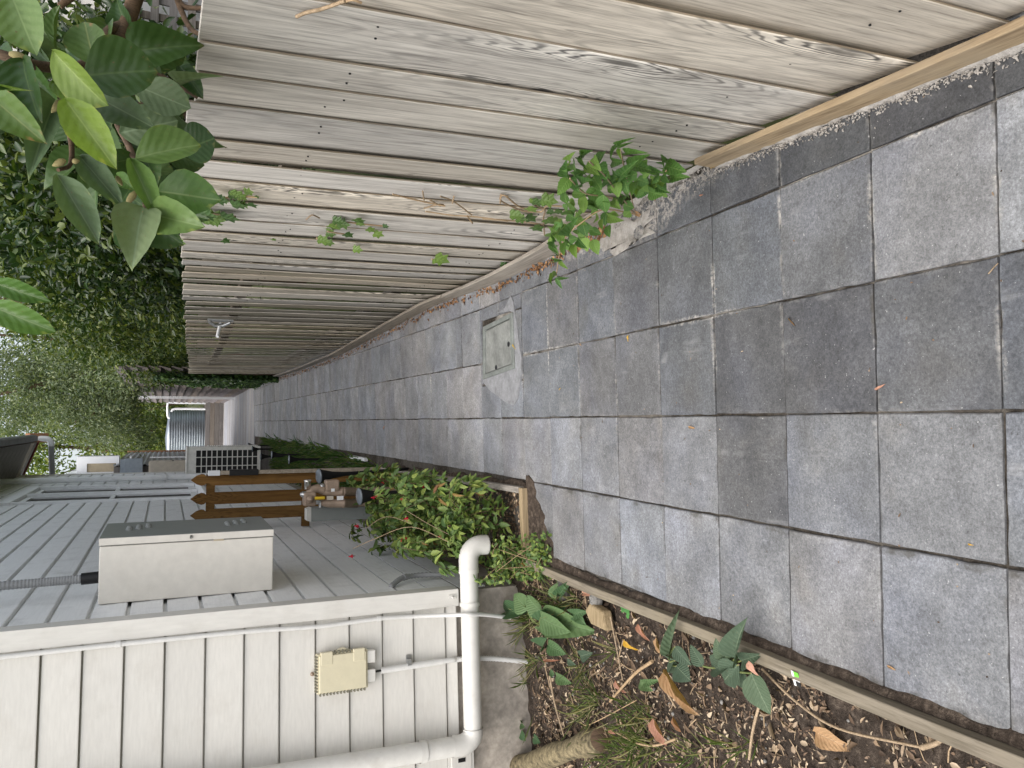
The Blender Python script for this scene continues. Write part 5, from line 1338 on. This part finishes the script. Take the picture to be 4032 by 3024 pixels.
# dry climbing stems
z1 = zk(700, 0, 1.7015)
dv = thing('dry_vine', px_x(*z1(1000, 60), .9), 'dry pale vine stem lying across the top of the nearest palings', 'vine')
q = [px_x(*z1(x, y), FXW(z1(x, y)) - .012) for x, y in ((795, 112), (860, 85), (950, 65), (1040, 35), (1120, 5))]
MB().tube(bez(q, 5), .0045, 6).build('stem', M['stick'], dv)
q = [px_x(*z1(x, y), FXW(z1(x, y)) - .012) for x, y in ((1100, 20), (1170, 0), (1230, 20))]
MB().tube(bez(q, 5), .003, 6).build('side_stem', M['stick'], dv)
dv = thing('dry_vine', px_x(*zi(1700, 170), .9), 'dry tangled vine roots on the middle palings above the bramble', 'vine')
for st in (((1440,110),(1600,150),(1790,190)), ((1640,90),(1650,150)), ((1690,150),(1760,190)), ((1760,125),(1850,160),(1970,250)), ((1850,125),(1840,170)), ((1660,225),(1830,250),(2000,262),(2212,290)), ((1650,205),(1740,180),(1780,180)), ((2160,170),(2170,120),(2212,125)), ((1940,255),(1975,305)), ((860,280),(900,250),(950,270))):
    q = [px_x(*zi(x, y), FXW(zi(x, y)) - .012 - .012*prnd.random()) for x, y in st]; MB().tube(bez(q, 4), .0038, 5).build('stem', M['stick'], dv)

# ================================================================== FUCHSIA BED
fu = thing('fuchsia', (-.78, 5.4, zg(-.78, 5.4)), 'arching fuchsia shrub with red flowers in the bed by the house', 'shrub')
FL = [leaf_mesh('fuchsia_leaf', M['fuchsia'], .52, .15, .2+.1*i, 7, .03, 'lance', .01, 50+i) for i in range(3)]
FLR = [leaf_mesh('fuchsia_leaf', M['fuchsia_red'], .5, .15, .3, 7, .03, 'lance', .01, 55)]
fr = random.Random(21)
sm = []; nlead = 0; tips = []
for i in range(84):
    bx, by = fr.uniform(-1.0, -.55), fr.uniform(4.6, 6.6)
    h = fr.uniform(.35, .78) if by > 5.2 else fr.uniform(.3, .6)
    dx, dy = fr.uniform(-.18, .30), fr.uniform(-.62, .25)
    p0 = np.array([bx, by, zg(bx, by)-.02]); p1 = p0 + np.array([dx*.25, dy*.3, h*.62]); p2 = p0 + np.array([dx*.8, dy*.8, h]); p3 = p0 + np.array([dx*1.25, dy*1.3, h*fr.uniform(.72, .98)])
    q = bez([p0, p1, p2, p3], 6)
    for p in q:
        p[0] = min(max(p[0], WX+.05), -.40); p[1] = max(p[1], 4.70)
    MB().tube(q, list(np.linspace(.004, .0016, len(q))), 5).build('stem', M['bark'], fu)
    for j in range(2, len(q)):
        for s in ((0, 1, 2) if i % 2 else (0, 1)):
            p = q[j] + np.array([fr.uniform(-.02, .02), fr.uniform(-.01, .02), fr.uniform(-.02, .02)]); t = q[j] - q[j-1]; t = t/np.linalg.norm(t)
            sd_ = np.array([fr.gauss(0, 1), fr.gauss(0, 1), fr.gauss(0, .5)]); d = t*.35 + sd_*.5 + np.array([0, 0, -.35]); d /= np.linalg.norm(d)
            L = fr.uniform(.04, .088)
            if s == 0 and nlead < 290 and by < 6.0:
                nlead += 1; place_leaf('leaf', fr.choice(FLR if fr.random() < .10 else FL), p, p + d*L*1.25, np.array([fr.uniform(-.5, .5), fr.uniform(-.8, .1), 1.0]), L*.6, fu)
            else: sm.append((p, d, L))
    tips.append(q[-1])
P = np.array([s[0] for s in sm]); D = np.array([s[1] for s in sm]); Ls = np.array([s[2] for s in sm])
foliage('small_leaves', P, D, rnd_dirs(len(P))*.6 + np.array([0, -.3, 1]), Ls, Ls*.45, M['fuchsia_small'], fu)['kind'] = 'stuff'
fr2 = random.Random(4)
for (x, y, yy_) in ((1830,2280,4.9),(1655,1915,5.6),(1610,1918,5.7),(1575,1965,5.4),(1470,1955,5.8),(1460,1960,5.8),(1725,2112,5.0),(1570,2130,5.2),(1585,2125,5.2),(1395,2070,5.6),(1372,2192,5.3),(1590,2045,5.2),(1675,1895,5.7),(1785,1905,5.2),(1730,2100,5.0),(1500,1900,6.2)):
    a = px_y(x, y, yy_); f_ = MB()
    f_.lathe([(0, 0), (.004, -.002), (.006, -.014), (.013, -.03), (.004, -.03), (0, -.05)], a, 8, (fr2.uniform(-.3, .3), fr2.uniform(-.3, .3), 1))
    for k in range(4):
        an = k*math.pi/2 + fr2.random(); dd = np.array([math.cos(an)*.02, math.sin(an)*.02, -.018])
        f_.add([a + np.array([0, 0, -.012]), a + dd*.6 + np.array([-.005*math.sin(an), .005*math.cos(an), -.012]), a + dd + np.array([0, 0, -.008]), a + dd*.6 + np.array([.005*math.sin(an), -.005*math.cos(an), -.012])], [(0, 1, 2, 3)])
    f_.build('flower', M['red'], fu)
# leaning bare stems
for st in (((1390,2160,5.2),(1480,2120,5.0),(1620,2075,4.9),(1780,2140,4.7)), ((1600,2010,5.0),(1700,2070,4.9),(1800,2120,4.7)), ((1440,2080,5.3),(1520,2035,5.2),(1620,2060,5.0))):
    MB().tube(bez([px_y(x, y, d) for x, y, d in st], 5), .0022, 5).build('stem', M['stick'], fu)

# low creeping leaves round the pipe end
cr_ = thing('creeping_plant', (-.85, 4.45, zg(-.85, 4.45)), 'low bright green small leaved plant sprawling round the open pipe end', 'plant')
P = []; 
zq = zoom(1200, 1850, 2.0109)
for i in range(1150):
    u = fr.random(); x = 1400 + 560*fr.random(); y = 560 + 330*fr.random() + (x-1400)*.18*fr.uniform(-1, 1)
    if x < 1470 and y < 780: continue
    if y > 880 and x > 1600: continue
    if x < 1530 and y < 860: continue
    d = fr.uniform(4.42, 4.66); p = px_y(*zq(x, y), d); g = zg(p[0], p[1])
    if p[2] < g: p = px_g(*zq(x, y), .01)
    P.append(p + np.array([0, 0, fr.uniform(0, .06)]))
P = np.array(P); n = len(P)
foliage('leaves', P, rnd_dirs(n) + np.array([0, 0, .1]), rnd_dirs(n)*.5 + np.array([0, -.4, 1]), .022 + .022*rng.random(n), .013 + .012*rng.random(n), M['fuchsia_small'], cr_)['kind'] = 'stuff'
b = MB()
for i in range(26):
    a = P[fr.randrange(n)]; b_ = P[fr.randrange(n)]
    if np.linalg.norm(a-b_) < .35: b.tube([a, (a+b_)/2 + np.array([0, 0, .01]), b_], .002, 4)
o = b.build('stems', M['stick'], cr_); o['kind'] = 'stuff'

# ================================================================== BROAD LEAVED PLANTS IN THE NEAR BED
z7 = zoom(1800, 2100, 1.796)
CL = {k_: [leaf_mesh('broad_leaf', M[k_], .98, .14+.06*i, .12+.12*i, 9, .0, 'ovate', .022, 70+i) for i in range(3)] for k_ in ('comfrey', 'comfrey_grey')}
def clump(name, label, leaves, mk, base, cat='plant', group='broad leaved plants in the near bed'):
    g = px_g(*z7(*base), -.03); c_ = thing(name, g, label, cat, group)
    for (bx, by, tx, ty, w, h0, h1) in leaves:
        a, b_ = px_g(*z7(bx, by), h0), px_g(*z7(tx, ty), h1)
        place_leaf('leaf', prnd.choice(CL[mk]), a, b_, camv(a)*.6 + np.array([prnd.uniform(-.25, .25), prnd.uniform(-.25, .25), .8]), w/1.796*np.linalg.norm(CAM_C-a)/3028*1.1, c_)
        if h0 > .04: MB().tube(bez([g + np.array([0, 0, 0]), (g+a)/2 + np.array([0, 0, .03]), a], 4), .004, 5).build('stalk', M['grass'], c_)
    return c_
clump('broad_leaved_plant', 'broad dark green plant against the house foundation below the pipes', [(500,560,240,540,130,.05,.16),(500,540,390,430,150,.07,.12),(600,560,470,450,140,.05,.12),(590,600,770,700,150,.11,.09),(650,600,880,690,200,.05,.06),(620,680,560,730,90,.05,.04),(640,740,530,850,110,.05,.06),(640,790,750,850,100,.04,.03),(590,620,700,540,110,.06,.1),(700,470,680,370,100,.04,.09),(720,440,770,360,70,.04,.08),(680,590,600,530,110,.05,.09)], 'comfrey', (640, 680))
clump('broad_leaved_plant', 'grey green plant with upright leaves near the middle of the edging board', [(1520,850,1490,640,75,.05,.15),(1540,800,1640,940,100,.10,.08),(1540,900,1435,900,130,.06,.04),(1550,940,1640,1040,150,.05,.05),(1560,980,1500,900,80,.04,.06),(870,870,940,850,80,.02,.03),(780,900,830,930,45,.02,.02)], 'comfrey_grey', (1550, 910))
clump('broad_leaved_plant', 'large grey green plant leaning over the edging board', [(1980,880,1930,690,150,.08,.20),(1900,900,1820,760,100,.06,.12),(1940,930,1730,960,140,.06,.06),(1990,930,1860,1060,190,.07,.06),(2020,960,1970,1100,150,.05,.05),(2080,990,2200,1290,190,.08,.07),(1740,940,1640,790,95,.05,.07),(2010,900,2090,880,110,.06,.09),(1960,860,1880,800,90,.06,.10)], 'comfrey_grey', (1960, 950))
clump('broad_leaved_plant', 'small ground plants with oval leaves scattered among the bark in the near bed', [(700,1010,790,1060,75,.01,.02),(690,1000,640,970,55,.01,.02),(1290,1060,1370,1110,65,.02,.03),(1320,1050,1400,1050,50,.02,.03),(450,1400,480,1470,60,.03,.03),(480,1370,430,1330,50,.03,.04),(540,1440,580,1480,60,.02,.02),(800,570,900,560,80,.03,.05),(850,580,890,640,70,.03,.03)], 'comfrey', (720, 1020), group=None)
# clover
cl_ = thing('clover', px_g(*z7(1200, 560)), 'small bright clover seedling beside the edging board and cut log', 'plant')
_cm = leaf_mesh('clover_leaf', M['greenclover'], 1.0, .05, .05, 6, 0, 'ovate')
for k in range(9):
    a = px_g(*z7(1200 + prnd.uniform(-30, 40), 560 + prnd.uniform(-40, 30)), .03); an = prnd.uniform(0, 6.28)
    place_leaf('leaf', _cm, a, a + np.array([math.cos(an)*.024, math.sin(an)*.024, .004]), (0, -.3, 1), .024, cl_)
MB().tube([px_g(*z7(1200, 560), -.03), px_g(*z7(1200, 560), .03)], .002, 4).build('stem', M['grass'], cl_)

# ================================================================== GRASS
def grass(name, pts, L, label, mat, lean=.7, w=.006):
    P = np.array(pts); n = len(P)
    D = np.stack([rng.normal(size=n)*lean, rng.normal(size=n)*lean, np.ones(n)], 1)
    Nn = rnd_dirs(n)*.5 + np.array([0, -1, .3])
    o = foliage(name, P, D, Nn, L*(.5+.9*rng.random(n)), w*(.6+.8*rng.random(n)), mat); tag(o, label, None, None, 'stuff'); return o
pts = []
for (x, y, s, k) in ((1310,1290,110,46),(1000,1200,60,30),(1180,1560,190,90),(640,520,130,60),(450,1290,60,14),(820,480,60,26),(430,700,70,46),(980,1130,40,20),(1340,1510,110,60),(900,1300,60,18),(520,620,60,40),(560,900,60,30),(480,1050,30,16),(760,500,80,40),(1700,1560,120,30),(2050,1500,80,16),(880,930,60,24),(1120,850,40,12)):
    for i in range(k):
        pts.append(px_g(*z7(prnd.gauss(x, s*.6), prnd.gauss(y, s*.45)), -.03))
grass('grass', pts, .15, 'thin green grass tufts in the leaf littered bed', M['grass'], .85, .0045)
pts = []
for i in range(2400):
    y = 8.3 + 10.5*prnd.random()**1.2; x = prnd.uniform(-1.05, -.47 + .13*min(1, (y-8.3)/3)) 
    pts.append((x, y, zg(x, y)-.02))
grass('grass', pts, .17, 'green grass growing in the strip between the house and the path', M['grass_far'], .45, .013)
pts = []
for i in range(420):
    y = prnd.uniform(6.2, 8.2); x = prnd.uniform(-1.0, -.52); pts.append((x, y, zg(x, y)-.02))
grass('grass', pts, .16, 'dark grass behind the fuchsia by the picket fence', M['grass_far'], .5, .012)
WD = [leaf_mesh('weed_leaf', M['comfrey'], .4, .14, .3, 6, 0, 'lance', .02, 90+i) for i in range(2)]
def weed(x, y, n, L, label):
    g = px_g(x, y); w_ = thing('weed', g, label, 'plant', 'weeds along the path edge')
    for k in range(n):
        an = 2*math.pi*k/n + prnd.random(); d = np.array([math.cos(an)*.7, math.sin(an)*.7, .8]); place_leaf('leaf', prnd.choice(WD), g, g + d*L*prnd.uniform(.7, 1.1), (d[0]*-.5, d[1]*-.5-.3, 1), L*.4, w_)
weed(1395, 1805, 4, .11, 'upright weed with pointed leaves at the corner of the grass strip')
weed(1240, 1752, 9, .17, 'leafy pale weed arching over the path from the grass strip')
weed(1180, 1748, 9, .17, 'broad leaved weed midway along the grass strip')
weed(1268, 1790, 6, .2, 'grey leaved weed standing in the middle of the grass strip')
weed(1720, 1905, 5, .10, 'small weed by the shrub bed edging board')
weed(1660, 1880, 4, .13, 'yellowing seedling by the shrub bed edging board')

# ================================================================== LITTER
def in_bed(n, zoff=-.02):
    out = []
    while len(out) < n:
        x, y = prnd.uniform(-3.2, -.885), prnd.uniform(.2, 4.7)
        if prnd.random() > .62 + .38*math.sin(x*6.1 + 2*math.sin(y*3.7))*math.sin(y*7.3 + x*2): continue
        if y > fy(x) - .08 or x > -.875 - .0125*(y-1.2): continue
        out.append((x, y, zg(x, y) - .035 + rough(x, y, .014) + .02*max(0, math.sin(x*3+1)*math.sin(y*2.3)) + .004))
    return np.array(out)
M['fraglitter'] = m_leaf("leaf_fragment", (.075, .05, .036), (.25, .17, .11), (.50, .38, .26), 'island', .9, .08)
P = in_bed(2300); n = len(P)
o = foliage('leaf_litter', P + np.array([0, 0, .006]), rnd_dirs(n)*np.array([1, 1, .35]), rnd_dirs(n)*.8 + np.array([0, 0, 1]), .02 + .055*rng.random(n)**2, .008 + .02*rng.random(n)**1.5, M['fraglitter'], None, None, .45)
tag(o, 'curled brown leaf fragments over the near bed', None, None, 'stuff')
P = in_bed(24000); n = len(P)
o = foliage('leaf_litter', P, rnd_dirs(n)*np.array([1, 1, .25]), rnd_dirs(n)*.5 + np.array([0, 0, 1]), .008 + .034*rng.random(n)**2.2, .005 + .014*rng.random(n)**2, M['litter'], None, None, .35)
tag(o, 'brown and cream leaf litter and bark chips over the near bed', None, None, 'stuff')
P = np.array([(x, y, zg(x, y) - .01) for x, y in ((prnd.uniform(-.95, -.45), prnd.uniform(4.5, 6.5)) for _ in range(1500))])
tag(foliage('leaf_litter', P, rnd_dirs(1500)*np.array([1, 1, .25]), rnd_dirs(1500)*.5 + np.array([0, 0, 1]), .03, .018, M['fraglitter']), 'reddish brown leaf litter under the fuchsia', None, None, 'stuff')
P = []
for i in range(900):
    y = 3.3 + 13*prnd.random()**1.4; x = FX(y) - .07 - abs(prnd.gauss(0, .022)); P.append((x, y, zg(x, y) + .003 + .01*prnd.random()))
P = np.array(P)
tag(foliage('leaf_litter', P, rnd_dirs(900)*np.array([1, 1, .3]), rnd_dirs(900)*.5 + np.array([0, 0, 1]), .014 + .022*rng.random(900), .012 + .01*rng.random(900), m_leaf("path_litter", (.10, .05, .025), (.26, .13, .06), (.42, .25, .12), 'island', .9, .05)), 'drift of small brown leaves along the foot of the fence', None, None, 'stuff')
b = MB()
for i in range(900):
    x, y, z = in_bed(1)[0]; an = prnd.uniform(0, 6.3); L = prnd.uniform(.02, .13); d = np.array([math.cos(an), math.sin(an), prnd.uniform(-.12, .12)])*L
    p = np.array([x, y, z+.008]); b.tube([p-d*.5, p + np.array([prnd.uniform(-.006, .006), prnd.uniform(-.006, .006), .002]), p+d*.5], prnd.uniform(.0010, .0030), 5)
tag(b.build('twigs', M['stick']), 'small dry twigs scattered over the near bed', None, None, 'stuff')
b = MB()
for i in range(420):
    x, y, z = in_bed(1)[0]; r_ = prnd.uniform(.003, .011); p = np.array([x, y, z])
    b.lathe([(0, -r_*.5), (r_*.9, -r_*.2), (r_, r_*.3), (r_*.5, r_*.75), (0, r_*.85)], p, 6, (prnd.uniform(-.4, .4), prnd.uniform(-.4, .4), 1))
tag(b.build('pebbles', M['stone']), 'small stones and clods in the near bed', None, None, 'stuff')

DL = {k_: [leaf_mesh('fallen_leaf', M[k_], .62, .25+.1*i, .25-.2*i, 8, .02, 'ovate', .05, 110+i) for i in range(3)] for k_ in ('deadleaf', 'yellowleaf', 'pinkleaf')}
def fallen(pts, w, k_, label, h=.02, group='fallen leaves', i=0):
    a, b_ = px_g(*pts[0], h), px_g(*pts[1], h)
    o = place_leaf('fallen_leaf', DL[k_][i], a, b_, np.array([prnd.uniform(-.3, .3), prnd.uniform(-.4, .1), 1]), w*np.linalg.norm(CAM_C-a)/3028, None)
    return tag(o, label, 'leaf', group)
zl8 = zoom(2800, 2200, 1.7955)
fallen((zl8(730, 1220), zl8(975, 1360)), 115, 'deadleaf', 'large tan ribbed fallen leaf lying on the dark soil near the edging board', .01)
fallen((z7(2060, 900), z7(2110, 1010)), 55, 'pinkleaf', 'pinkish brown fallen leaf resting on the large grey green plant', .12)
fallen((z7(1175, 750), z7(1250, 835)), 36, 'yellowleaf', 'yellow fallen leaf in the middle of the near bed', .01)
fallen((z7(1470, 960), z7(1680, 1290)), 80, 'deadleaf', 'long curled straw coloured dead leaf below the grey green plant', .015, i=1)
fallen((z7(1390, 1310), z7(1510, 1500)), 75, 'pinkleaf', 'crumpled pinkish brown leaf in the grass tuft', .01, i=2)
fallen((z7(1410, 740), z7(1450, 850)), 36, 'deadleaf', 'curled orange brown leaf beside the upright plant', .01, i=2)
fallen((z7(1280, 640), z7(1350, 760)), 40, 'pinkleaf', 'folded brown leaf just inside the edging board', .01, i=1)
fallen((z7(1070, 1380), z7(1140, 1430)), 22, 'pinkleaf', 'narrow pink leaf above the long curved straw', .015)
fallen((z7(1120, 1040), z7(1190, 1130)), 38, 'pinkleaf', 'dull mauve leaf in the middle of the bark litter', .008, i=1)
fallen((z7(1530, 1300), z7(1600, 1400)), 40, 'deadleaf', 'ragged pale dead leaf between two stalks', .01, i=2)
fallen((z7(890, 420), z7(960, 430)), 38, 'pinkleaf', 'small pink leaf against the edging board by the stones', .02)
fallen((z7(620, 900), z7(700, 900)), 16, 'pinkleaf', 'narrow tan leaf below the broad dark plant', .01)
fallen((z7(455, 215), z7(505, 220)), 16, 'yellowleaf', 'yellow leaf among the small green leaves by the pipe end', .05)
fallen(((1510, 1690), (1512, 1676)), 9, 'pinkleaf', 'orange leaf alone on the pavers beyond the access cover', .006)
zpv = zoom(2500, 600, 1.4439)
PB = 'fallen leaves on the pavers'
fallen((zpv(1365, 1350), zpv(1415, 1320)), 16, 'pinkleaf', 'small orange leaf at a paver corner near the viewer', .008, PB)
fallen((zpv(305, 1562), zpv(340, 1568)), 16, 'deadleaf', 'crumpled brown leaf on the pale paver column', .006, PB)
fallen((zpv(870, 940), zpv(922, 1002)), 6, 'deadleaf', 'thin brown sliver lying on a dark paver', .005, PB)
z5 = zoom(1700, 1000, 2.5525)
fallen((z5(1975, 815), z5(1965, 885)), 12, 'yellowleaf', 'little yellow leaf by the paver joint past the cover', .006, PB)
fallen((z5(815, 905), z5(830, 955)), 9, 'yellowleaf', 'orange leaf at the rim of the access cover', .02, PB)
fallen((z5(300, 400), z5(325, 350)), 9, 'deadleaf', 'brown leaf standing at the fence foot by the plinth end', .012, PB)
fallen((z5(1280, 1370), z5(1290, 1345)), 7, 'yellowleaf', 'tiny yellow leaf below the mortar patch', .005, PB)
fallen((z5(1490, 900), z5(1500, 925)), 8, 'deadleaf', 'tiny curled leaf on the joint past the mortar patch', .006, PB)
fallen((z3b(1330, 740), z3b(1395, 790)), 28, 'deadleaf', 'dry leaf curled in the mortar hole by the bramble', .004, PB)
fallen((z3b(1990, 360), z3b(2060, 320)), 12, 'yellowleaf', 'yellow leaf at the end of the honey coloured plinth', .012, PB)
fallen((z3b(1890, 600), z3b(1915, 590)), 10, 'pinkleaf', 'orange scrap of leaf on the dark paver by the bramble', .005, PB)
zs_ = zoom(3400, 2000, 1.6202)
fallen((zs_(150, 1005), zs_(212, 1040)), 13, 'deadleaf', 'tan leaf caught in the paver joint by the edging board', .006, PB)
fallen((zs_(665, 228), zs_(698, 240)), 9, 'yellowleaf', 'small ochre leaf near the lower right paver joint', .006, PB)
# specks and seeds on the paving
P = np.array([(x, y, zg(x, y) + .003) for x, y in ((prnd.uniform(-.75, .95), .9 + 6*prnd.random()**1.3) for _ in range(150))]); n = len(P)
tag(foliage('seed_specks', P, rnd_dirs(n)*np.array([1, 1, .1]), np.array([0, 0, 1.]) + .2*rnd_dirs(n), .006 + .012*rng.random(n)**2, .003 + .003*rng.random(n), M['litter']), 'tiny seeds and specks scattered on the pavers', None, None, 'stuff')

# stalks, log, stones, wrapper
def stalk(pts, r0, r1, label, h=.03, mat='stick'):
    q = bez([px_g(*p, h) for i, p in enumerate(pts)], 6)
    return tag(MB().tube(q, list(np.linspace(r0, r1, len(q))), 6).build('dry_stalk', M[mat]), label, 'stalk', 'dry stalks in the near bed')
stalk([z7(1085, 590), z7(1110, 720), z7(1170, 1035)], .005, .003, 'pinkish straight stalk lying below the cut log')
stalk([z7(1380, 905), z7(1250, 1000), z7(1080, 1190)], .009, .006, 'thick grey stick lying across the middle of the bed')
stalk([z7(1410, 1010), z7(1470, 1100), z7(1545, 1230)], .006, .005, 'straw coloured stalk beside the long dead leaf')
stalk([z7(1130, 1410), z7(1260, 1480), z7(1400, 1500), z7(1545, 1455)], .004, .006, 'long curved pale straw in the grass tuft')
stalk([z7(2140, 1200), z7(2090, 1400), z7(2065, 1600)], .006, .005, 'bent dry stalk at the near end of the bed')
stalk([zl8(360, 780), zl8(600, 1010), zl8(900, 1200), zl8(1490, 1335)], .005, .004, 'long brown stalk curving from the plant past the tan leaf')
stalk([zl8(1490, 1335), zl8(1600, 1300), zl8(1670, 1225)], .009, .006, 'broad pale husk curling up to the edging board')
stalk([z7(870, 1335), z7(940, 1350), z7(1270, 1180)], .0028, .0025, 'thin straw angled over the soil')
stalk([z7(655, 1010), z7(690, 1200), z7(760, 1450)], .007, .005, 'flat pale stalk pointing at the log')
stalk([zpv(2010, 690), zpv(2040, 655), zpv(2065, 630)], .002, .0015, 'thin pale straw on the pavers at the right', .004)
la, lb = px_g(1850, 3080, .03), px_g(2365, 2912, .03)
lg = thing('log', la, 'thick lichen covered branch lying at the corner of the bed below the vent', 'log')
q = bez([la + (la-lb)*.3, la, la*.5+lb*.5 + np.array([0, 0, .015]), lb], 8)
bb = MB(); bb.tube(q, [.062 + .007*math.sin(i*1.7) + .004*math.sin(i*3.9) for i in range(len(q))], 18); bb.build('stem', M['lichen'], lg)
MB().lathe([(0, .002), (.05, .002), (.058, 0)], q[-1], 16, q[-1]-q[-2]).build('cut_face', M['bark'], lg)
c = px_g(*z7(1010, 590), .02)
wbk = MB(); wbk.prism([c + np.array(p) for p in ((-.05, -.10, -.03), (.045, -.07, -.03), (.06, .06, -.03), (.01, .11, -.03), (-.05, .05, -.03))], (0, .01, .055))
tag(wbk.build('wood_block', M['woodblock'], bevel=.012), 'rough sawn chunk of pale weathered wood in the bed', 'wood block')
def stone(p, r_, label, sq=.6):
    bb = MB(); rr_ = random.Random(int(r_*9999)); v = []; f = []
    for i in range(7):
        th = math.pi*i/6
        for k in range(10):
            a = 2*math.pi*k/10; q_ = r_*(1 + rr_.uniform(-.13, .13)); v.append(np.array(p) + np.array([q_*math.sin(th)*math.cos(a), q_*math.sin(th)*math.sin(a)*.8, q_*sq*math.cos(th)]))
    f = [(i*10+k, (i+1)*10+k, (i+1)*10+(k+1) % 10, i*10+(k+1) % 10) for i in range(6) for k in range(10)]
    bb.add(v, f, 0, False); return tag(bb.build('stone', M['stone']), label, 'stone', 'stones in the near bed')
stone(px_g(*z7(980, 480), .01), .055, 'flat grey stone touching the wood chunk')
stone(px_g(*z7(750, 400), .0), .07, 'grey stone under the end of the edging board behind the grass')
w0 = zl8(592, 800); w1 = zl8(618, 905)
a, b_ = px_g(*w0, .06), px_g(*w1, .045)
wr = thing('wrapper', a, 'scrap of green white and black plastic wrapper by the edging board', 'wrapper')
u_ = (b_-a); sd_ = np.cross(u_/np.linalg.norm(u_), [0, 0, 1.])*.015
for (t0, t1, mm) in ((0, .55, 'wrapgreen'), (.55, .62, 'wrapwhite'), (.62, 1.0, 'black')):
    MB().prism([a+u_*t0-sd_, a+u_*t0+sd_*.5, a+u_*t1+sd_*.5, a+u_*t1-sd_], (0, 0, .0015)).build('stripe', M[mm], wr)
MB().prism([a+sd_*.5, a+sd_*1.2, b_+sd_*1.2, b_+sd_*.5], (0, 0, .0016)).build('white_edge', M['wrapwhite'], wr)
